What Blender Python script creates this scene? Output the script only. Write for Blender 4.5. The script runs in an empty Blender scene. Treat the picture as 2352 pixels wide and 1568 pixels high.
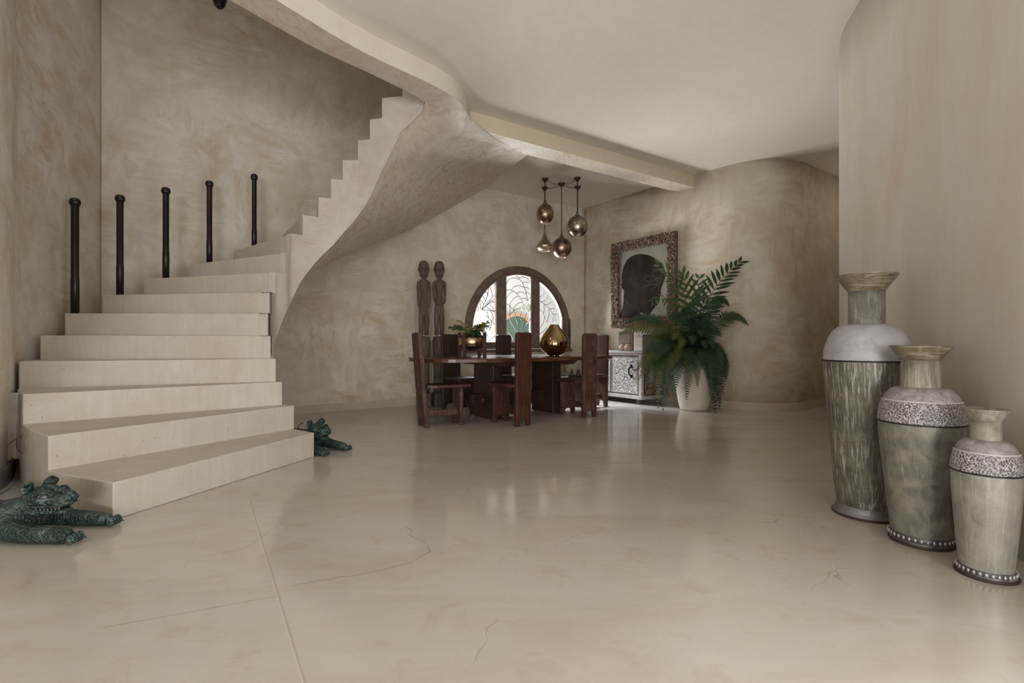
import bpy, bmesh, math, random
from math import sin, cos, pi, radians as R, atan2, sqrt, hypot
from mathutils import Vector, Matrix, noise
from mathutils.geometry import tessellate_polygon
random.seed(7)
SC = bpy.context.scene
COL = SC.collection

# ---------------------------------------------------------------- camera
CAM_Z = 0.95
cd = bpy.data.cameras.new('camera'); cam = bpy.data.objects.new('camera', cd); COL.objects.link(cam)
cam.location = (0, 0, CAM_Z); cam.rotation_euler = (R(90), 0, 0)
cd.lens = 18.0; cd.sensor_width = 36.0; cd.clip_start = 0.02
SC.camera = cam

# ---------------------------------------------------------------- world, lamps, exposure
SC.view_settings.view_transform = 'Standard'
SC.view_settings.look = 'None'
SC.view_settings.gamma = 1.0
SC.view_settings.use_curve_mapping = False
SC.view_settings.exposure = 0.08
SC.cycles.use_denoising = True
SC.cycles.max_bounces = 12
SC.cycles.diffuse_bounces = 8
SC.cycles.glossy_bounces = 4
SC.cycles.caustics_reflective = False
SC.cycles.caustics_refractive = False
SC.cycles.sample_clamp_indirect = 4.0

w = bpy.data.worlds.new('overcast_sky'); SC.world = w; w.use_nodes = True
bg = w.node_tree.nodes['Background']
bg.inputs[0].default_value = (0.93, 0.96, 1.0, 1); bg.inputs[1].default_value = .95

def area(name, loc, rot, sx, sy, power, colr):
    l = bpy.data.lights.new(name, 'AREA'); l.shape = 'RECTANGLE'; l.size = sx; l.size_y = sy
    l.energy = power; l.color = colr
    o = bpy.data.objects.new(name, l); COL.objects.link(o); o.location = loc; o.rotation_euler = rot
    return o
# daylight through the terrace doors in the left wall, the tall opening behind the viewer, plus an added unseen lamp over the stairwell
area('terrace_daylight', (-2.85, -0.45, 1.02), (R(90), 0, R(-90)), 2.6, 1.8, 26, (.94, .97, 1.0))
area('entrance_daylight', (-.3, -8.85, 1.05), (R(90), 0, 0), 4.6, 1.9, 430, (.95, .975, 1.0))
area('garden_daylight', (2.05, -.32, 1.05), (R(90), 0, R(90)), 2.7, 1.9, 118, (.97, .98, 1.0))
area('stairwell_fill', (-2.6, 3.2, 5.7), (0, 0, 0), 1.6, 1.6, 30, (1.0, 0.985, 0.96))
# added unseen lamp boosting the sky's light, steeply through the arched window
wl = area('courtyard_sky_fill', (0.157 - .5748 * 1.7, 8.786 + .8182 * 1.7, 3.7), (0, 0, 0), 2.6, 1.6, 4200, (0.90, 0.945, 1.0))
wl.rotation_euler = (Vector((0.157, 8.786, 1.35)) - wl.location).to_track_quat('-Z', 'Y').to_euler()

# added unseen lamp standing in for sunlit paving, shining up through the same window
wg = area('courtyard_bounce_fill', (0.157 - .5748 * 1.9, 8.786 + .8182 * 1.9, .12), (0, 0, 0), 3.2, 1.8, 1250, (1.0, 0.975, 0.94))
wg.rotation_euler = (Vector((0.157, 8.786, 1.6)) - wg.location).to_track_quat('-Z', 'Y').to_euler()
# lamp round the bend of the passage
pl_ = bpy.data.lights.new('passage_lamp', 'POINT'); pl_.energy = 4.5; pl_.color = (1.0, .86, .70); pl_.shadow_soft_size = .08
po_ = bpy.data.objects.new('passage_lamp', pl_); COL.objects.link(po_); po_.location = (5.3, 6.9, 2.95)

# ---------------------------------------------------------------- helpers
def at(px, py, Y):
    return Vector(((px - 1176) / 1176 * Y, Y, CAM_Z - (py - 784) / 1176 * Y))

def put(o, parent=None):
    COL.objects.link(o)
    if parent is not None: o.parent = parent
    return o

def mesh(name, verts, faces, mat=None, parent=None, smooth=False, bev=0, seg=2, sub=0, auto=None):
    me = bpy.data.meshes.new(name)
    me.from_pydata([tuple(v) for v in verts], [], [tuple(f) for f in faces])
    me.validate()
    o = bpy.data.objects.new(name, me)
    if mat: me.materials.append(mat)
    finish(o, smooth, bev, seg, sub)
    return put(o, parent)

def finish(o, smooth=False, bev=0, seg=2, sub=0):
    if smooth:
        for p in o.data.polygons: p.use_smooth = True
    if bev:
        m = o.modifiers.new('bevel', 'BEVEL'); m.width = bev; m.segments = seg; m.limit_method = 'ANGLE'; m.angle_limit = R(40)
    if sub:
        m = o.modifiers.new('subsurf', 'SUBSURF'); m.levels = sub; m.render_levels = sub

def bmo(name, bm, mat=None, parent=None, smooth=False, bev=0, seg=2, sub=0):
    bmesh.ops.recalc_face_normals(bm, faces=bm.faces[:])
    me = bpy.data.meshes.new(name); bm.to_mesh(me); bm.free()
    o = bpy.data.objects.new(name, me)
    if mat: me.materials.append(mat)
    finish(o, smooth, bev, seg, sub)
    return put(o, parent)

def thing(name, label, cat, loc=(0, 0, 0), rz=0, group=None):
    o = bpy.data.objects.new(name, None); o.empty_display_size = .1
    o.location = loc; o.rotation_euler = (0, 0, rz)
    return tag(put(o), label, cat, group)

def tag(o, label, cat, group=None):
    o['label'] = label; o['category'] = cat
    if group: o['group'] = group
    return o

def struct(o):
    o['kind'] = 'structure'; return o

def dup(root, loc, rz, label, name=None):
    r = root.copy(); COL.objects.link(r); r.location = loc; r.rotation_euler = (0, 0, rz); r['label'] = label
    for ch in list(root.children):
        c = ch.copy(); COL.objects.link(c); c.parent = r
        for g in ch.children:
            d = g.copy(); COL.objects.link(d); d.parent = c
    return r

def box(bm, c, s, rot=None):
    m = Matrix.Translation(c)
    if rot is not None: m = m @ rot
    m = m @ Matrix.Diagonal((s[0], s[1], s[2], 1))
    bmesh.ops.create_cube(bm, size=1, matrix=m)

def boxo(name, c, s, mat, parent=None, bev=.004, rot=None):
    bm = bmesh.new(); box(bm, c, s, rot); return bmo(name, bm, mat, parent, bev=bev)

def lathe(bm, prof, n=32, c=(0, 0, 0), wob=0):
    rows = []
    for (r, z) in prof:
        if r < 1e-5:
            rows.append([bm.verts.new((c[0], c[1], c[2] + z))])
        else:
            rows.append([bm.verts.new((c[0] + r * cos(2 * pi * i / n) * (1 + wob * noise.noise((cos(2*pi*i/n)*2, sin(2*pi*i/n)*2, z * 9))),
                                       c[1] + r * sin(2 * pi * i / n) * (1 + wob * noise.noise((cos(2*pi*i/n)*2, sin(2*pi*i/n)*2, z * 9))),
                                       c[2] + z)) for i in range(n)])
    for a, b in zip(rows, rows[1:]):
        if len(a) == 1 and len(b) == 1: continue
        for i in range(n):
            j = (i + 1) % n
            if len(a) == 1: bm.faces.new((a[0], b[j], b[i]))
            elif len(b) == 1: bm.faces.new((a[i], a[j], b[0]))
            else: bm.faces.new((a[i], a[j], b[j], b[i]))

def latheo(name, prof, mat, parent=None, n=32, c=(0, 0, 0), smooth=True, wob=0):
    bm = bmesh.new(); lathe(bm, prof, n, c, wob); return bmo(name, bm, mat, parent, smooth=smooth)

def tube(bm, pts, r, n=6, cap=True):
    pts = [Vector(p) for p in pts]
    rows = []; up = Vector((0, 0, 1)); prev = None
    for i, p in enumerate(pts):
        t = (pts[min(i + 1, len(pts) - 1)] - pts[max(i - 1, 0)])
        if t.length < 1e-9: t = Vector((0, 0, 1))
        t.normalize()
        if prev is None:
            a = t.cross(up)
            if a.length < .05: a = t.cross(Vector((1, 0, 0)))
        else:
            a = prev - t * prev.dot(t)
        a.normalize(); prev = a; b = t.cross(a)
        rr = r[i] if isinstance(r, (list, tuple)) else r
        rows.append([bm.verts.new(p + a * rr * cos(2 * pi * k / n) + b * rr * sin(2 * pi * k / n)) for k in range(n)])
    for A, B in zip(rows, rows[1:]):
        for k in range(n):
            j = (k + 1) % n
            bm.faces.new((A[k], A[j], B[j], B[k]))
    if cap:
        bm.faces.new(rows[0][::-1]); bm.faces.new(rows[-1])

def tubeo(name, pts, r, mat, parent=None, n=8):
    bm = bmesh.new(); tube(bm, pts, r, n); return bmo(name, bm, mat, parent, smooth=True)

def cat(pts, n=6, closed=False):
    pts = [Vector(p) for p in pts]; out = []
    N = len(pts)
    for i in range(N - 1):
        p0 = pts[max(i - 1, 0)]; p1 = pts[i]; p2 = pts[i + 1]; p3 = pts[min(i + 2, N - 1)]
        for k in range(n):
            t = k / n
            out.append(.5 * ((2 * p1) + (p2 - p0) * t + (2 * p0 - 5 * p1 + 4 * p2 - p3) * t * t + (3 * p1 - p0 - 3 * p2 + p3) * t ** 3))
    out.append(pts[-1]); return out

def prism(bm, outline, y0, y1, tri=True):
    """outline in (x,z); extruded along y"""
    a = [bm.verts.new((x, y0, z)) for x, z in outline]
    b = [bm.verts.new((x, y1, z)) for x, z in outline]
    n = len(outline)
    for i in range(n):
        j = (i + 1) % n
        bm.faces.new((a[i], a[j], b[j], b[i]))
    for vs in (a, b):
        try:
            f = bm.faces.new(vs)
        except ValueError:
            continue
    bm.normal_update()

def slab_poly(bm, pts2, z0, z1):
    a = [bm.verts.new((x, y, z0)) for x, y in pts2]
    b = [bm.verts.new((x, y, z1)) for x, y in pts2]
    n = len(pts2)
    for i in range(n):
        j = (i + 1) % n
        bm.faces.new((a[i], a[j], b[j], b[i]))
    bm.faces.new(a); bm.faces.new(b)

def wall(name, pts2, z0, z1, mat, nz=8, thick=.15, flip=False, uvs=None):
    vs = []; fs = []
    n = len(pts2)
    for k in range(nz + 1):
        z = z0 + (z1 - z0) * k / nz
        for p in pts2: vs.append((p[0], p[1], z))
    for k in range(nz):
        for i in range(n - 1):
            q = (k * n + i, k * n + i + 1, (k + 1) * n + i + 1, (k + 1) * n + i)
            fs.append(q[::-1] if flip else q)
    o = mesh(name, vs, fs, mat, smooth=True)
    if thick:
        m = o.modifiers.new('solid', 'SOLIDIFY'); m.thickness = thick; m.offset = -1
    return struct(o)

def skin(name, verts, edges, mat, parent=None, sub=2, root=0):
    """verts: (x,y,z,rx,ry)"""
    me = bpy.data.meshes.new(name)
    me.from_pydata([v[:3] for v in verts], edges, [])
    me.materials.append(mat)
    o = bpy.data.objects.new(name, me)
    put(o, parent)
    m = o.modifiers.new('skin', 'SKIN'); m.use_smooth_shade = True
    for i, v in enumerate(verts):
        s = me.skin_vertices[0].data[i]; s.radius = (v[3], v[4] if len(v) > 4 else v[3]); s.use_root = (i == root)
    s = o.modifiers.new('subsurf', 'SUBSURF'); s.levels = sub; s.render_levels = sub
    return o

# ---------------------------------------------------------------- materials
class G:
    def __init__(s, name):
        s.m = bpy.data.materials.new(name); s.m.use_nodes = True
        s.t = s.m.node_tree; s.n = s.t.nodes; s.b = s.n['Principled BSDF']; s.out = s.n['Material Output']
        s.tc = s.n.new('ShaderNodeTexCoord')
    def lk(s, a, b): s.t.links.new(a, b)
    def coord(s, stretch=(1, 1, 1), rot=(0, 0, 0), loc=(0, 0, 0)):
        mp = s.n.new('ShaderNodeMapping'); mp.inputs['Scale'].default_value = stretch
        mp.inputs['Rotation'].default_value = rot; mp.inputs['Location'].default_value = loc
        s.lk(s.tc.outputs['Object'], mp.inputs['Vector']); return mp.outputs[0]
    def noise(s, vec, scale, detail=4, rough=.55, dist=0):
        t = s.n.new('ShaderNodeTexNoise'); t.inputs['Scale'].default_value = scale; t.inputs['Detail'].default_value = detail
        t.inputs['Roughness'].default_value = rough; t.inputs['Distortion'].default_value = dist
        s.lk(vec, t.inputs['Vector']); return t.outputs['Fac']
    def voro(s, vec, scale, feat='F1', out='Distance'):
        t = s.n.new('ShaderNodeTexVoronoi'); t.feature = feat; t.inputs['Scale'].default_value = scale
        s.lk(vec, t.inputs['Vector']); return t.outputs[out]
    def ramp(s, fac, stops):
        r = s.n.new('ShaderNodeValToRGB'); e = r.color_ramp.elements
        while len(e) < len(stops): e.new(.5)
        for i, (p, c) in enumerate(stops):
            e[i].position = p
            e[i].color = (c, c, c, 1) if isinstance(c, (int, float)) else (c[0], c[1], c[2], 1)
        s.lk(fac, r.inputs[0]); return r.outputs[0]
    def mix(s, fac, a, b, mode='MIX'):
        x = s.n.new('ShaderNodeMix'); x.data_type = 'RGBA'; x.blend_type = mode
        for v, i in ((fac, 0), (a, 6), (b, 7)):
            if isinstance(v, (int, float)): x.inputs[i].default_value = v
            elif isinstance(v, tuple): x.inputs[i].default_value = (v[0], v[1], v[2], 1)
            else: s.lk(v, x.inputs[i])
        return x.outputs[2]
    def math(s, op, a, b=None):
        x = s.n.new('ShaderNodeMath'); x.operation = op
        for v, i in ((a, 0), (b, 1)):
            if v is None: continue
            if isinstance(v, (int, float)): x.inputs[i].default_value = v
            else: s.lk(v, x.inputs[i])
        return x.outputs[0]
    def color(s, c):
        if isinstance(c, tuple): s.b.inputs['Base Color'].default_value = (*c, 1)
        else: s.lk(c, s.b.inputs['Base Color'])
    def rough(s, r):
        if isinstance(r, (int, float)): s.b.inputs['Roughness'].default_value = r
        else: s.lk(r, s.b.inputs['Roughness'])
    def metal(s, v): s.b.inputs['Metallic'].default_value = v
    def spec(s, v): s.b.inputs['Specular IOR Level'].default_value = v
    def bump(s, h, strength=.3, dist=.01):
        b = s.n.new('ShaderNodeBump'); b.inputs['Strength'].default_value = strength; b.inputs['Distance'].default_value = dist
        s.lk(h, b.inputs['Height']); s.lk(b.outputs[0], s.b.inputs['Normal'])

def plain(name, c, rough=.5, metal=0, bumpscale=0, bstr=.2, var=.12, stretch=(1, 1, 1)):
    g = G(name); v = g.coord(stretch)
    f = g.noise(v, bumpscale or 14, 4)
    g.color(g.ramp(f, [(.3, tuple(x * (1 - var) for x in c)), (.7, tuple(min(1, x * (1 + var)) for x in c))]))
    g.rough(rough); g.metal(metal)
    if bumpscale: g.bump(f, bstr, .004)
    return g.m

def plaster(name, light, mid, ochre, scale=1.6, stretch=(1, 1, 1), rough=(.42, .6), dist=1.6, bump=.12, oc=(.52, .74), spec=.35):
    g = G(name)
    v = g.coord(stretch); v2 = g.coord(tuple(a * b for a, b in zip(stretch, (1, 1, 1))), rot=(.4, .7, .9), loc=(3, 5, 1))
    big = g.noise(v, scale * .55, 3, .5, .6)
    n1 = g.noise(v, scale * 1.5, 7, .6, dist * .6)
    va = g.coord(tuple(a * b for a, b in zip(stretch, (.45, .45, 1.5))), rot=(.5, .6, .2), loc=(3, 5, 1)); vb = g.coord(tuple(a * b for a, b in zip(stretch, (1.4, .5, .5))), rot=(.9, -.5, 1.1), loc=(7, 2, 4))
    n2 = g.mix(g.ramp(g.noise(v, scale * .9, 2), [(.45, 0.0), (.55, 1.0)]), g.noise(va, scale * 3.4, 6, .66, dist), g.noise(vb, scale * 3.4, 6, .66, dist))
    n3 = g.noise(v2, scale * 16, 4, .6, .5)
    base = g.mix(g.ramp(n1, [(.34, 0.0), (.66, 1.0)]), light, mid)
    f = g.math('MULTIPLY', g.ramp(n2, [(oc[0], 0.0), (oc[1], 1.0)]), g.ramp(big, [(.35, .15), (.65, 1.0)]))
    base = g.mix(f, base, ochre)
    base = g.mix(g.ramp(n3, [(.3, .10), (.7, 0.0)]), base, tuple(x * .6 for x in mid))
    g.color(base)
    g.rough(g.ramp(n1, [(.3, rough[0]), (.7, rough[1])])); g.spec(spec)
    g.bump(g.math('ADD', n2, g.math('MULTIPLY', n3, .35)), bump, .02)
    return g.m

M = {}
M['plaster'] = plaster('wall_plaster', (.72, .68, .61), (.565, .495, .40), (.50, .39, .25), 1.5, dist=.9, oc=(.45, .66), bump=.09)
M['plaster_right'] = plaster('wall_plaster_grey', (.63, .59, .53), (.58, .525, .45), (.55, .455, .33), 1.7, (1, 1, .28), dist=.9, oc=(.5, .8), bump=.08)
M['plaster_soffit'] = plaster('soffit_plaster', (.76, .71, .64), (.66, .575, .475), (.52, .38, .25), 2.4, dist=1.8, bump=.2, oc=(.47, .68), rough=(.33, .5))
M['plaster_stringer'] = plaster('stringer_plaster', (.54, .495, .445), (.475, .42, .36), (.43, .345, .265), 3.0, dist=1.0, oc=(.5, .8))
M['fascia'] = plaster('fascia_paint', (.72, .67, .59), (.70, .65, .56), (.66, .58, .47), .8, dist=.3, bump=.03)
M['beam_smooth'] = plaster('beam_paint', (.67, .60, .475), (.65, .575, .445), (.62, .54, .40), .8, dist=.3, bump=.03)
M['ceiling'] = plaster('ceiling_paint', (.80, .765, .70), (.78, .74, .67), (.76, .71, .63), .6, dist=.3, bump=.02, rough=(.6, .75), spec=.2)
M['lower_trim'] = plaster('baseboard_plaster', (.56, .50, .42), (.52, .44, .35), (.48, .38, .26), 2.5, dist=.6, oc=(.55, .85))

def step_mat():
    g = G('step_stone')
    v = g.coord((30, 30, 2.2)); v1 = g.coord((1, 1, 1))
    st = g.noise(v, 1.0, 5, .6); n = g.noise(v1, 2.2, 5, .6, .8); sp = g.noise(v1, 60, 3, .6)
    base = g.mix(g.ramp(n, [(.35, 0.0), (.7, 1.0)]), (.545, .505, .45), (.475, .42, .355))
    base = g.mix(g.ramp(st, [(.35, .35), (.6, 0.0)]), base, (.43, .375, .30))
    base = g.mix(g.ramp(sp, [(.28, .5), (.42, 0.0)]), base, (.42, .35, .27))
    pit = g.voro(v1, 22, 'F1'); ps = g.noise(v1, 9, 2)
    pf = g.math('MULTIPLY', g.ramp(pit, [(.05, 1.0), (.10, 0.0)]), g.ramp(ps, [(.5, 0.0), (.58, 1.0)]))
    base = g.mix(pf, base, (.2, .16, .11))
    g.color(base); g.rough(.62); g.spec(.3)
    g.bump(g.math('SUBTRACT', g.math('ADD', sp, g.math('MULTIPLY', st, .5)), g.math('MULTIPLY', pf, 2.0)), .2, .006)
    return g.m
M['step'] = step_mat()
M['step_side'] = plaster('step_side_render', (.47, .46, .42), (.42, .36, .28), (.33, .33, .31), 3.0, dist=.6, oc=(.45, .7))  # grey render, darkened to paint in the shade on the step ends

def floor_mat():
    g = G('polished_cement'); v = g.coord(); vs = g.coord((.55, 1.5, 1), rot=(0, 0, .5))
    n1 = g.noise(vs, 1.7, 6, .6, .9); n2 = g.noise(v, 5.5, 6, .65, .6); n3 = g.noise(v, 38, 4, .6)
    base = g.mix(g.ramp(n1, [(.34, 0.0), (.68, 1.0)]), (.525, .489, .437), (.465, .412, .347))
    base = g.mix(g.ramp(n2, [(.55, 0.0), (.78, .55)]), base, (.41, .315, .225))
    base = g.mix(g.ramp(n3, [(.28, .14), (.5, 0.0)]), base, (.42, .34, .26))
    # hairline cracks
    wv = g.n.new('ShaderNodeMix'); wv.data_type = 'RGBA'; wv.blend_type = 'ADD'; wv.inputs[0].default_value = .3
    t = g.n.new('ShaderNodeTexNoise'); t.inputs['Scale'].default_value = 2.4; t.inputs['Detail'].default_value = 4
    g.lk(v, t.inputs['Vector']); g.lk(v, wv.inputs[6]); g.lk(t.outputs['Color'], wv.inputs[7])
    vo = g.n.new('ShaderNodeTexVoronoi'); vo.feature = 'DISTANCE_TO_EDGE'; vo.inputs['Scale'].default_value = 1.35
    g.lk(wv.outputs[2], vo.inputs['Vector'])
    msk = g.noise(v, 1.1, 2)
    cr = g.math('MULTIPLY', g.ramp(vo.outputs['Distance'], [(.001, 1.0), (.0035, 0.0)]), g.ramp(msk, [(.52, 0.0), (.62, .7)]))
    # straight sawn joints: distance to a line a*x + b*y + c
    sx = g.n.new('ShaderNodeSeparateXYZ'); g.lk(v, sx.inputs[0]); X, Y = sx.outputs[0], sx.outputs[1]
    def seg(p, q, wd, soft):
        p = Vector(p); q = Vector(q); d = (q - p); L = d.length; d /= L
        nx, ny = -d.y, d.x
        dist = g.math('ABSOLUTE', g.math('ADD', g.math('ADD', g.math('MULTIPLY', X, nx), g.math('MULTIPLY', Y, ny)), -(p.x * nx + p.y * ny)))
        al = g.math('ADD', g.math('ADD', g.math('MULTIPLY', X, d.x), g.math('MULTIPLY', Y, d.y)), -(p.x * d.x + p.y * d.y))
        inn = g.math('MULTIPLY', g.math('GREATER_THAN', al, 0), g.math('LESS_THAN', al, L))
        return g.math('MULTIPLY', g.ramp(dist, [(wd, 1.0), (wd + soft, 0.0)]), inn)
    j1 = seg((-1.61, 3.12), (.13, .25), .0014, .0012)
    j1s = seg((-1.605, 3.12), (.135, .25), .0032, .002)  # darker band beside the joint, its shadow painted into the colour
    j2 = seg((-.12, 3.01), (.72, 3.54), .0015, .0015)
    wob = g.math('MULTIPLY', g.math('SUBTRACT', g.noise(v, 9, 4), .5), .09); X0, Y0 = X, Y
    X, Y = g.math('ADD', X0, wob), g.math('ADD', Y0, wob)
    CR = [(-.557, 2.641), (-.41, 2.397), (-.375, 2.308), (-.433, 2.203), (-.614, 2.088), (-.756, 2.039), (-.86, 1.985)]; crk = None
    for p, q in zip(CR, CR[1:]):
        k_ = seg(p, q, .0009, .0012); crk = k_ if crk is None else g.math('MAXIMUM', crk, k_)
    cr = g.math('MAXIMUM', cr, crk); X, Y = X0, Y0
    j3 = seg((-1.36, 1.70), (-.872, 1.913), .001, .001)
    base = g.mix(g.math('MULTIPLY', cr, .75), base, (.22, .16, .11))
    base = g.mix(g.math('MULTIPLY', g.math('MAXIMUM', g.math('MAXIMUM', j2, j3), g.math('MULTIPLY', j1s, .6)), .7), base, (.30, .23, .165))
    base = g.mix(g.math('MULTIPLY', j1, .85), base, (.60, .55, .48))
    g.color(base)
    g.rough(.13); g.spec(1.0)
    h = g.math('SUBTRACT', g.math('ADD', g.math('MULTIPLY', n2, .6), g.math('MULTIPLY', n1, .8)), g.math('MULTIPLY', g.math('ADD', cr, j1), .5))
    g.bump(h, .03, .02)
    return g.m
M['floor'] = floor_mat()

def wood(name, dark, light, worn=None, scale=1.0, rough=.5, grain=(16, 16, 1.3), wornpos=(.62, .72)):
    g = G(name); v = g.coord(grain); v1 = g.coord()
    n = g.noise(v, 2.2 * scale, 6, .65, .4); n2 = g.noise(v1, 6, 4, .6)
    c = g.mix(g.ramp(n, [(.32, 0.0), (.68, 1.0)]), dark, light)
    c = g.mix(g.ramp(n2, [(.3, .5), (.6, 0.0)]), c, tuple(x * .5 for x in dark))
    if worn:
        v3 = g.coord((60, 60, 16)); n3 = g.noise(v3, 1.6, 6, .75)
        c = g.mix(g.math('MULTIPLY', g.ramp(n3, [(wornpos[0], 0.0), (wornpos[1], .5)]), g.ramp(n2, [(.4, 0.0), (.6, 1.0)])), c, worn)
    g.color(c); g.rough(rough); g.spec(.4); g.bump(n, .35, .004)
    return g.m
M['wood_red'] = wood('red_brown_hardwood', (.040, .014, .009), (.105, .040, .024), (.28, .18, .13), rough=.45)
M['wood_worn'] = wood('worn_hardwood', (.040, .017, .011), (.135, .066, .042), (.40, .30, .23), rough=.6, wornpos=(.53, .63))
M['wood_dark'] = wood('dark_hardwood', (.022, .011, .008), (.055, .026, .017), None, rough=.45)
M['wood_top'] = wood('polished_tabletop', (.055, .021, .013), (.14, .058, .034), None, rough=.22, grain=(1.3, 14, 14))
M['wood_frame'] = wood('window_frame_timber', (.125, .088, .065), (.20, .145, .11), None, rough=.5, grain=(3, 3, 3))
M['wood_grey'] = wood('weathered_carved_timber', (.075, .053, .038), (.165, .122, .09), (.33, .27, .22), rough=.75, grain=(14, 14, 2), wornpos=(.5, .66))
M['black'] = plain('black_iron', (.010, .0095, .010), .38, .2, 20, .1)

# ================================================================ ROOM SHELL
CEIL = 3.45; BEAM = 3.27
K0 = Vector((-4.45, 5.55)); dA = Vector((.8182, .5748)); nA = Vector((.5748, -.8182))   # window wall and its normal into the room
K1 = Vector((1.36, 9.63)); dB = Vector((.5748, -.8182)); nB = Vector((-.8182, -.5748))   # picture wall
TA = atan2(.5748, .8182); TB = atan2(-.8182, .5748)
def onA(s, z, off=0): return Vector((K0.x + dA.x * s + nA.x * off, K0.y + dA.y * s + nA.y * off, z))

# floor
bm = bmesh.new(); bmesh.ops.create_grid(bm, x_segments=12, y_segments=14, size=1, matrix=Matrix.Translation((.9, .6, 0)) @ Matrix.Diagonal((5.6, 9.9, 1, 1)))
struct(bmo('floor', bm, M['floor']))

# window wall with its arched opening
WS, WR, WZC, WSILL = 5.62, 1.08, 1.13, .80
LA = 7.10; TOPZ = 5.8
ss = [0, .6, 1.2, 1.8, 2.4, 3.0, 3.6, 4.1] + [WS - WR * cos(pi * k / 28) for k in range(29)] + [6.9, LA + .1]
vs = []; fs = []
def arch(s):
    return WZC + sqrt(max(WR * WR - (s - WS) ** 2, 0))
def addq(a, b, c, d):
    i = len(vs); vs.extend([a, b, c, d]); fs.append((i, i + 1, i + 2, i + 3))
for a, b in zip(ss, ss[1:]):
    inside = a >= WS - WR - 1e-6 and b <= WS + WR + 1e-6
    if not inside:
        for k in range(6): addq(onA(a, TOPZ * k / 6), onA(b, TOPZ * k / 6), onA(b, TOPZ * (k + 1) / 6), onA(a, TOPZ * (k + 1) / 6))
    else:
        addq(onA(a, 0), onA(b, 0), onA(b, WSILL), onA(a, WSILL))
        addq(onA(a, arch(a)), onA(b, arch(b)), onA(b, TOPZ), onA(a, TOPZ))
        addq(onA(a, arch(a)), onA(a, arch(a), -.15), onA(b, arch(b), -.15), onA(b, arch(b)))
        addq(onA(a, WSILL), onA(b, WSILL), onA(b, WSILL, -.15), onA(a, WSILL, -.15))
for sg in (-1, 1):
    s = WS + sg * WR
    addq(onA(s, WSILL), onA(s, WSILL, -.15), onA(s, WZC, -.15), onA(s, WZC))
struct(mesh('wall_back', vs, fs, M['plaster']))

# picture wall that swells into the round corner, then the passage
pB = [(1.36, 9.63), (1.75, 9.075), (2.1, 8.58), (2.38, 8.19), (2.62, 7.86), (2.86, 7.53), (3.12, 7.22), (3.42, 7.04), (3.72, 7.0), (4.02, 7.11), (4.45, 7.42), (5.06, 7.86), (5.9, 8.5), (6.4, 8.9)]
wB = [(p.x, p.y) for p in cat([(x, y, 0) for x, y in pB], 6)]
wall('wall_right', wB, 0, CEIL + .02, M['plaster'], nz=6)
# curved wall behind the urns
pD = [(6.4, 6.2), (5.2, 5.5), (4.2, 5.05), (3.4, 4.78), (2.95, 4.56), (2.72, 4.24), (2.60, 3.92), (2.50, 3.55), (2.38, 3.0), (2.27, 2.5), (2.19, 2.1), (2.125, 1.5), (2.11, 1.1)]
wD = [(p.x, p.y) for p in cat([(x, y, 0) for x, y in pD], 6)]
wall('wall_front', wD, 0, CEIL + .02, M['plaster_right'], nz=6)
wall('wall_front_rear', [(2.10, -1.75), (2.10, -9.0)], 0, CEIL + .02, M['plaster_right'], nz=4)
wall('wall_front_lintel', [(2.11, 1.1), (2.10, -1.75)], 2.15, CEIL + .02, M['plaster_right'], nz=2)
wall('wall_passage', [(6.4, 8.9), (6.4, 6.2)], 0, CEIL + .02, M['plaster'], nz=2)
# left wall (gently curved), with a terrace doorway out of view
pL = [(-2.98, 1.1), (-2.99, 1.7), (-3.03, 2.4), (-3.22, 3.13), (-3.44, 3.50), (-3.69, 3.79), (-3.91, 4.08), (-4.11, 4.5), (-4.29, 5.05), (-4.45, 5.55)]
wL = [(p.x, p.y) for p in cat([(x, y, 0) for x, y in pL], 6)]
wall('wall_left', wL, 0, TOPZ, M['plaster'], nz=12)
wall('wall_left_rear', [(-2.98, -9.0), (-2.98, -2.0)], 0, TOPZ, M['plaster'], nz=4)
wall('wall_left_lintel', [(-2.98, -2.0), (-2.98, 1.1)], 2.15, TOPZ, M['plaster'], nz=4)
wall('wall_rear_left', [(-2.7, -9.0), (-2.98, -9.0)], 0, CEIL, M['plaster'], nz=4)
wall('wall_rear_lintel', [(2.1, -9.0), (-2.7, -9.0)], 2.15, CEIL, M['plaster'], nz=2)
wall('wall_upper', [(1.5, 9.73), (3.2, 7.3), (3.2, -9.0), (-2.98, -9.0)], CEIL + .1, TOPZ, M['plaster'], nz=3)

# opening edges of the stairwell: F = face towards the room, N = edge towards the stairwell
F = [(-2.98, 1.30), (-2.45, 2.14), (-2.03, 2.81), (-1.604, 3.48), (-1.286, 3.98), (-1.06, 4.26), (-.847, 4.487), (-.65, 4.72), (-.531, 4.916), (-.462, 5.177), (-.455, 5.548)]
Fs = [(p.x, p.y) for p in cat([(x, y, 0) for x, y in F], 4)]
N = [(-2.98, 1.82), (-2.60, 2.42), (-2.25, 2.96), (-1.92, 3.48), (-1.573, 4.03), (-1.268, 4.386), (-1.0, 4.72), (-.895, 4.87), (-.855, 4.97), (-.875, 5.06), (-.94, 5.11)]
Ns = [(p.x, p.y) for p in cat([(x, y, 0) for x, y in N], 4)]
def nz_(x, y):   # underside rises smoothly from the stringer foot to the beam
    d = hypot(x + .855, y - 4.97)
    return BEAM
E0 = (-.455, 5.548); E1 = (2.80, 7.75); off = (-.171, .2536)
R1 = (E1[0] + off[0], E1[1] + off[1]); Rm = (.19, 6.37)

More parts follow.
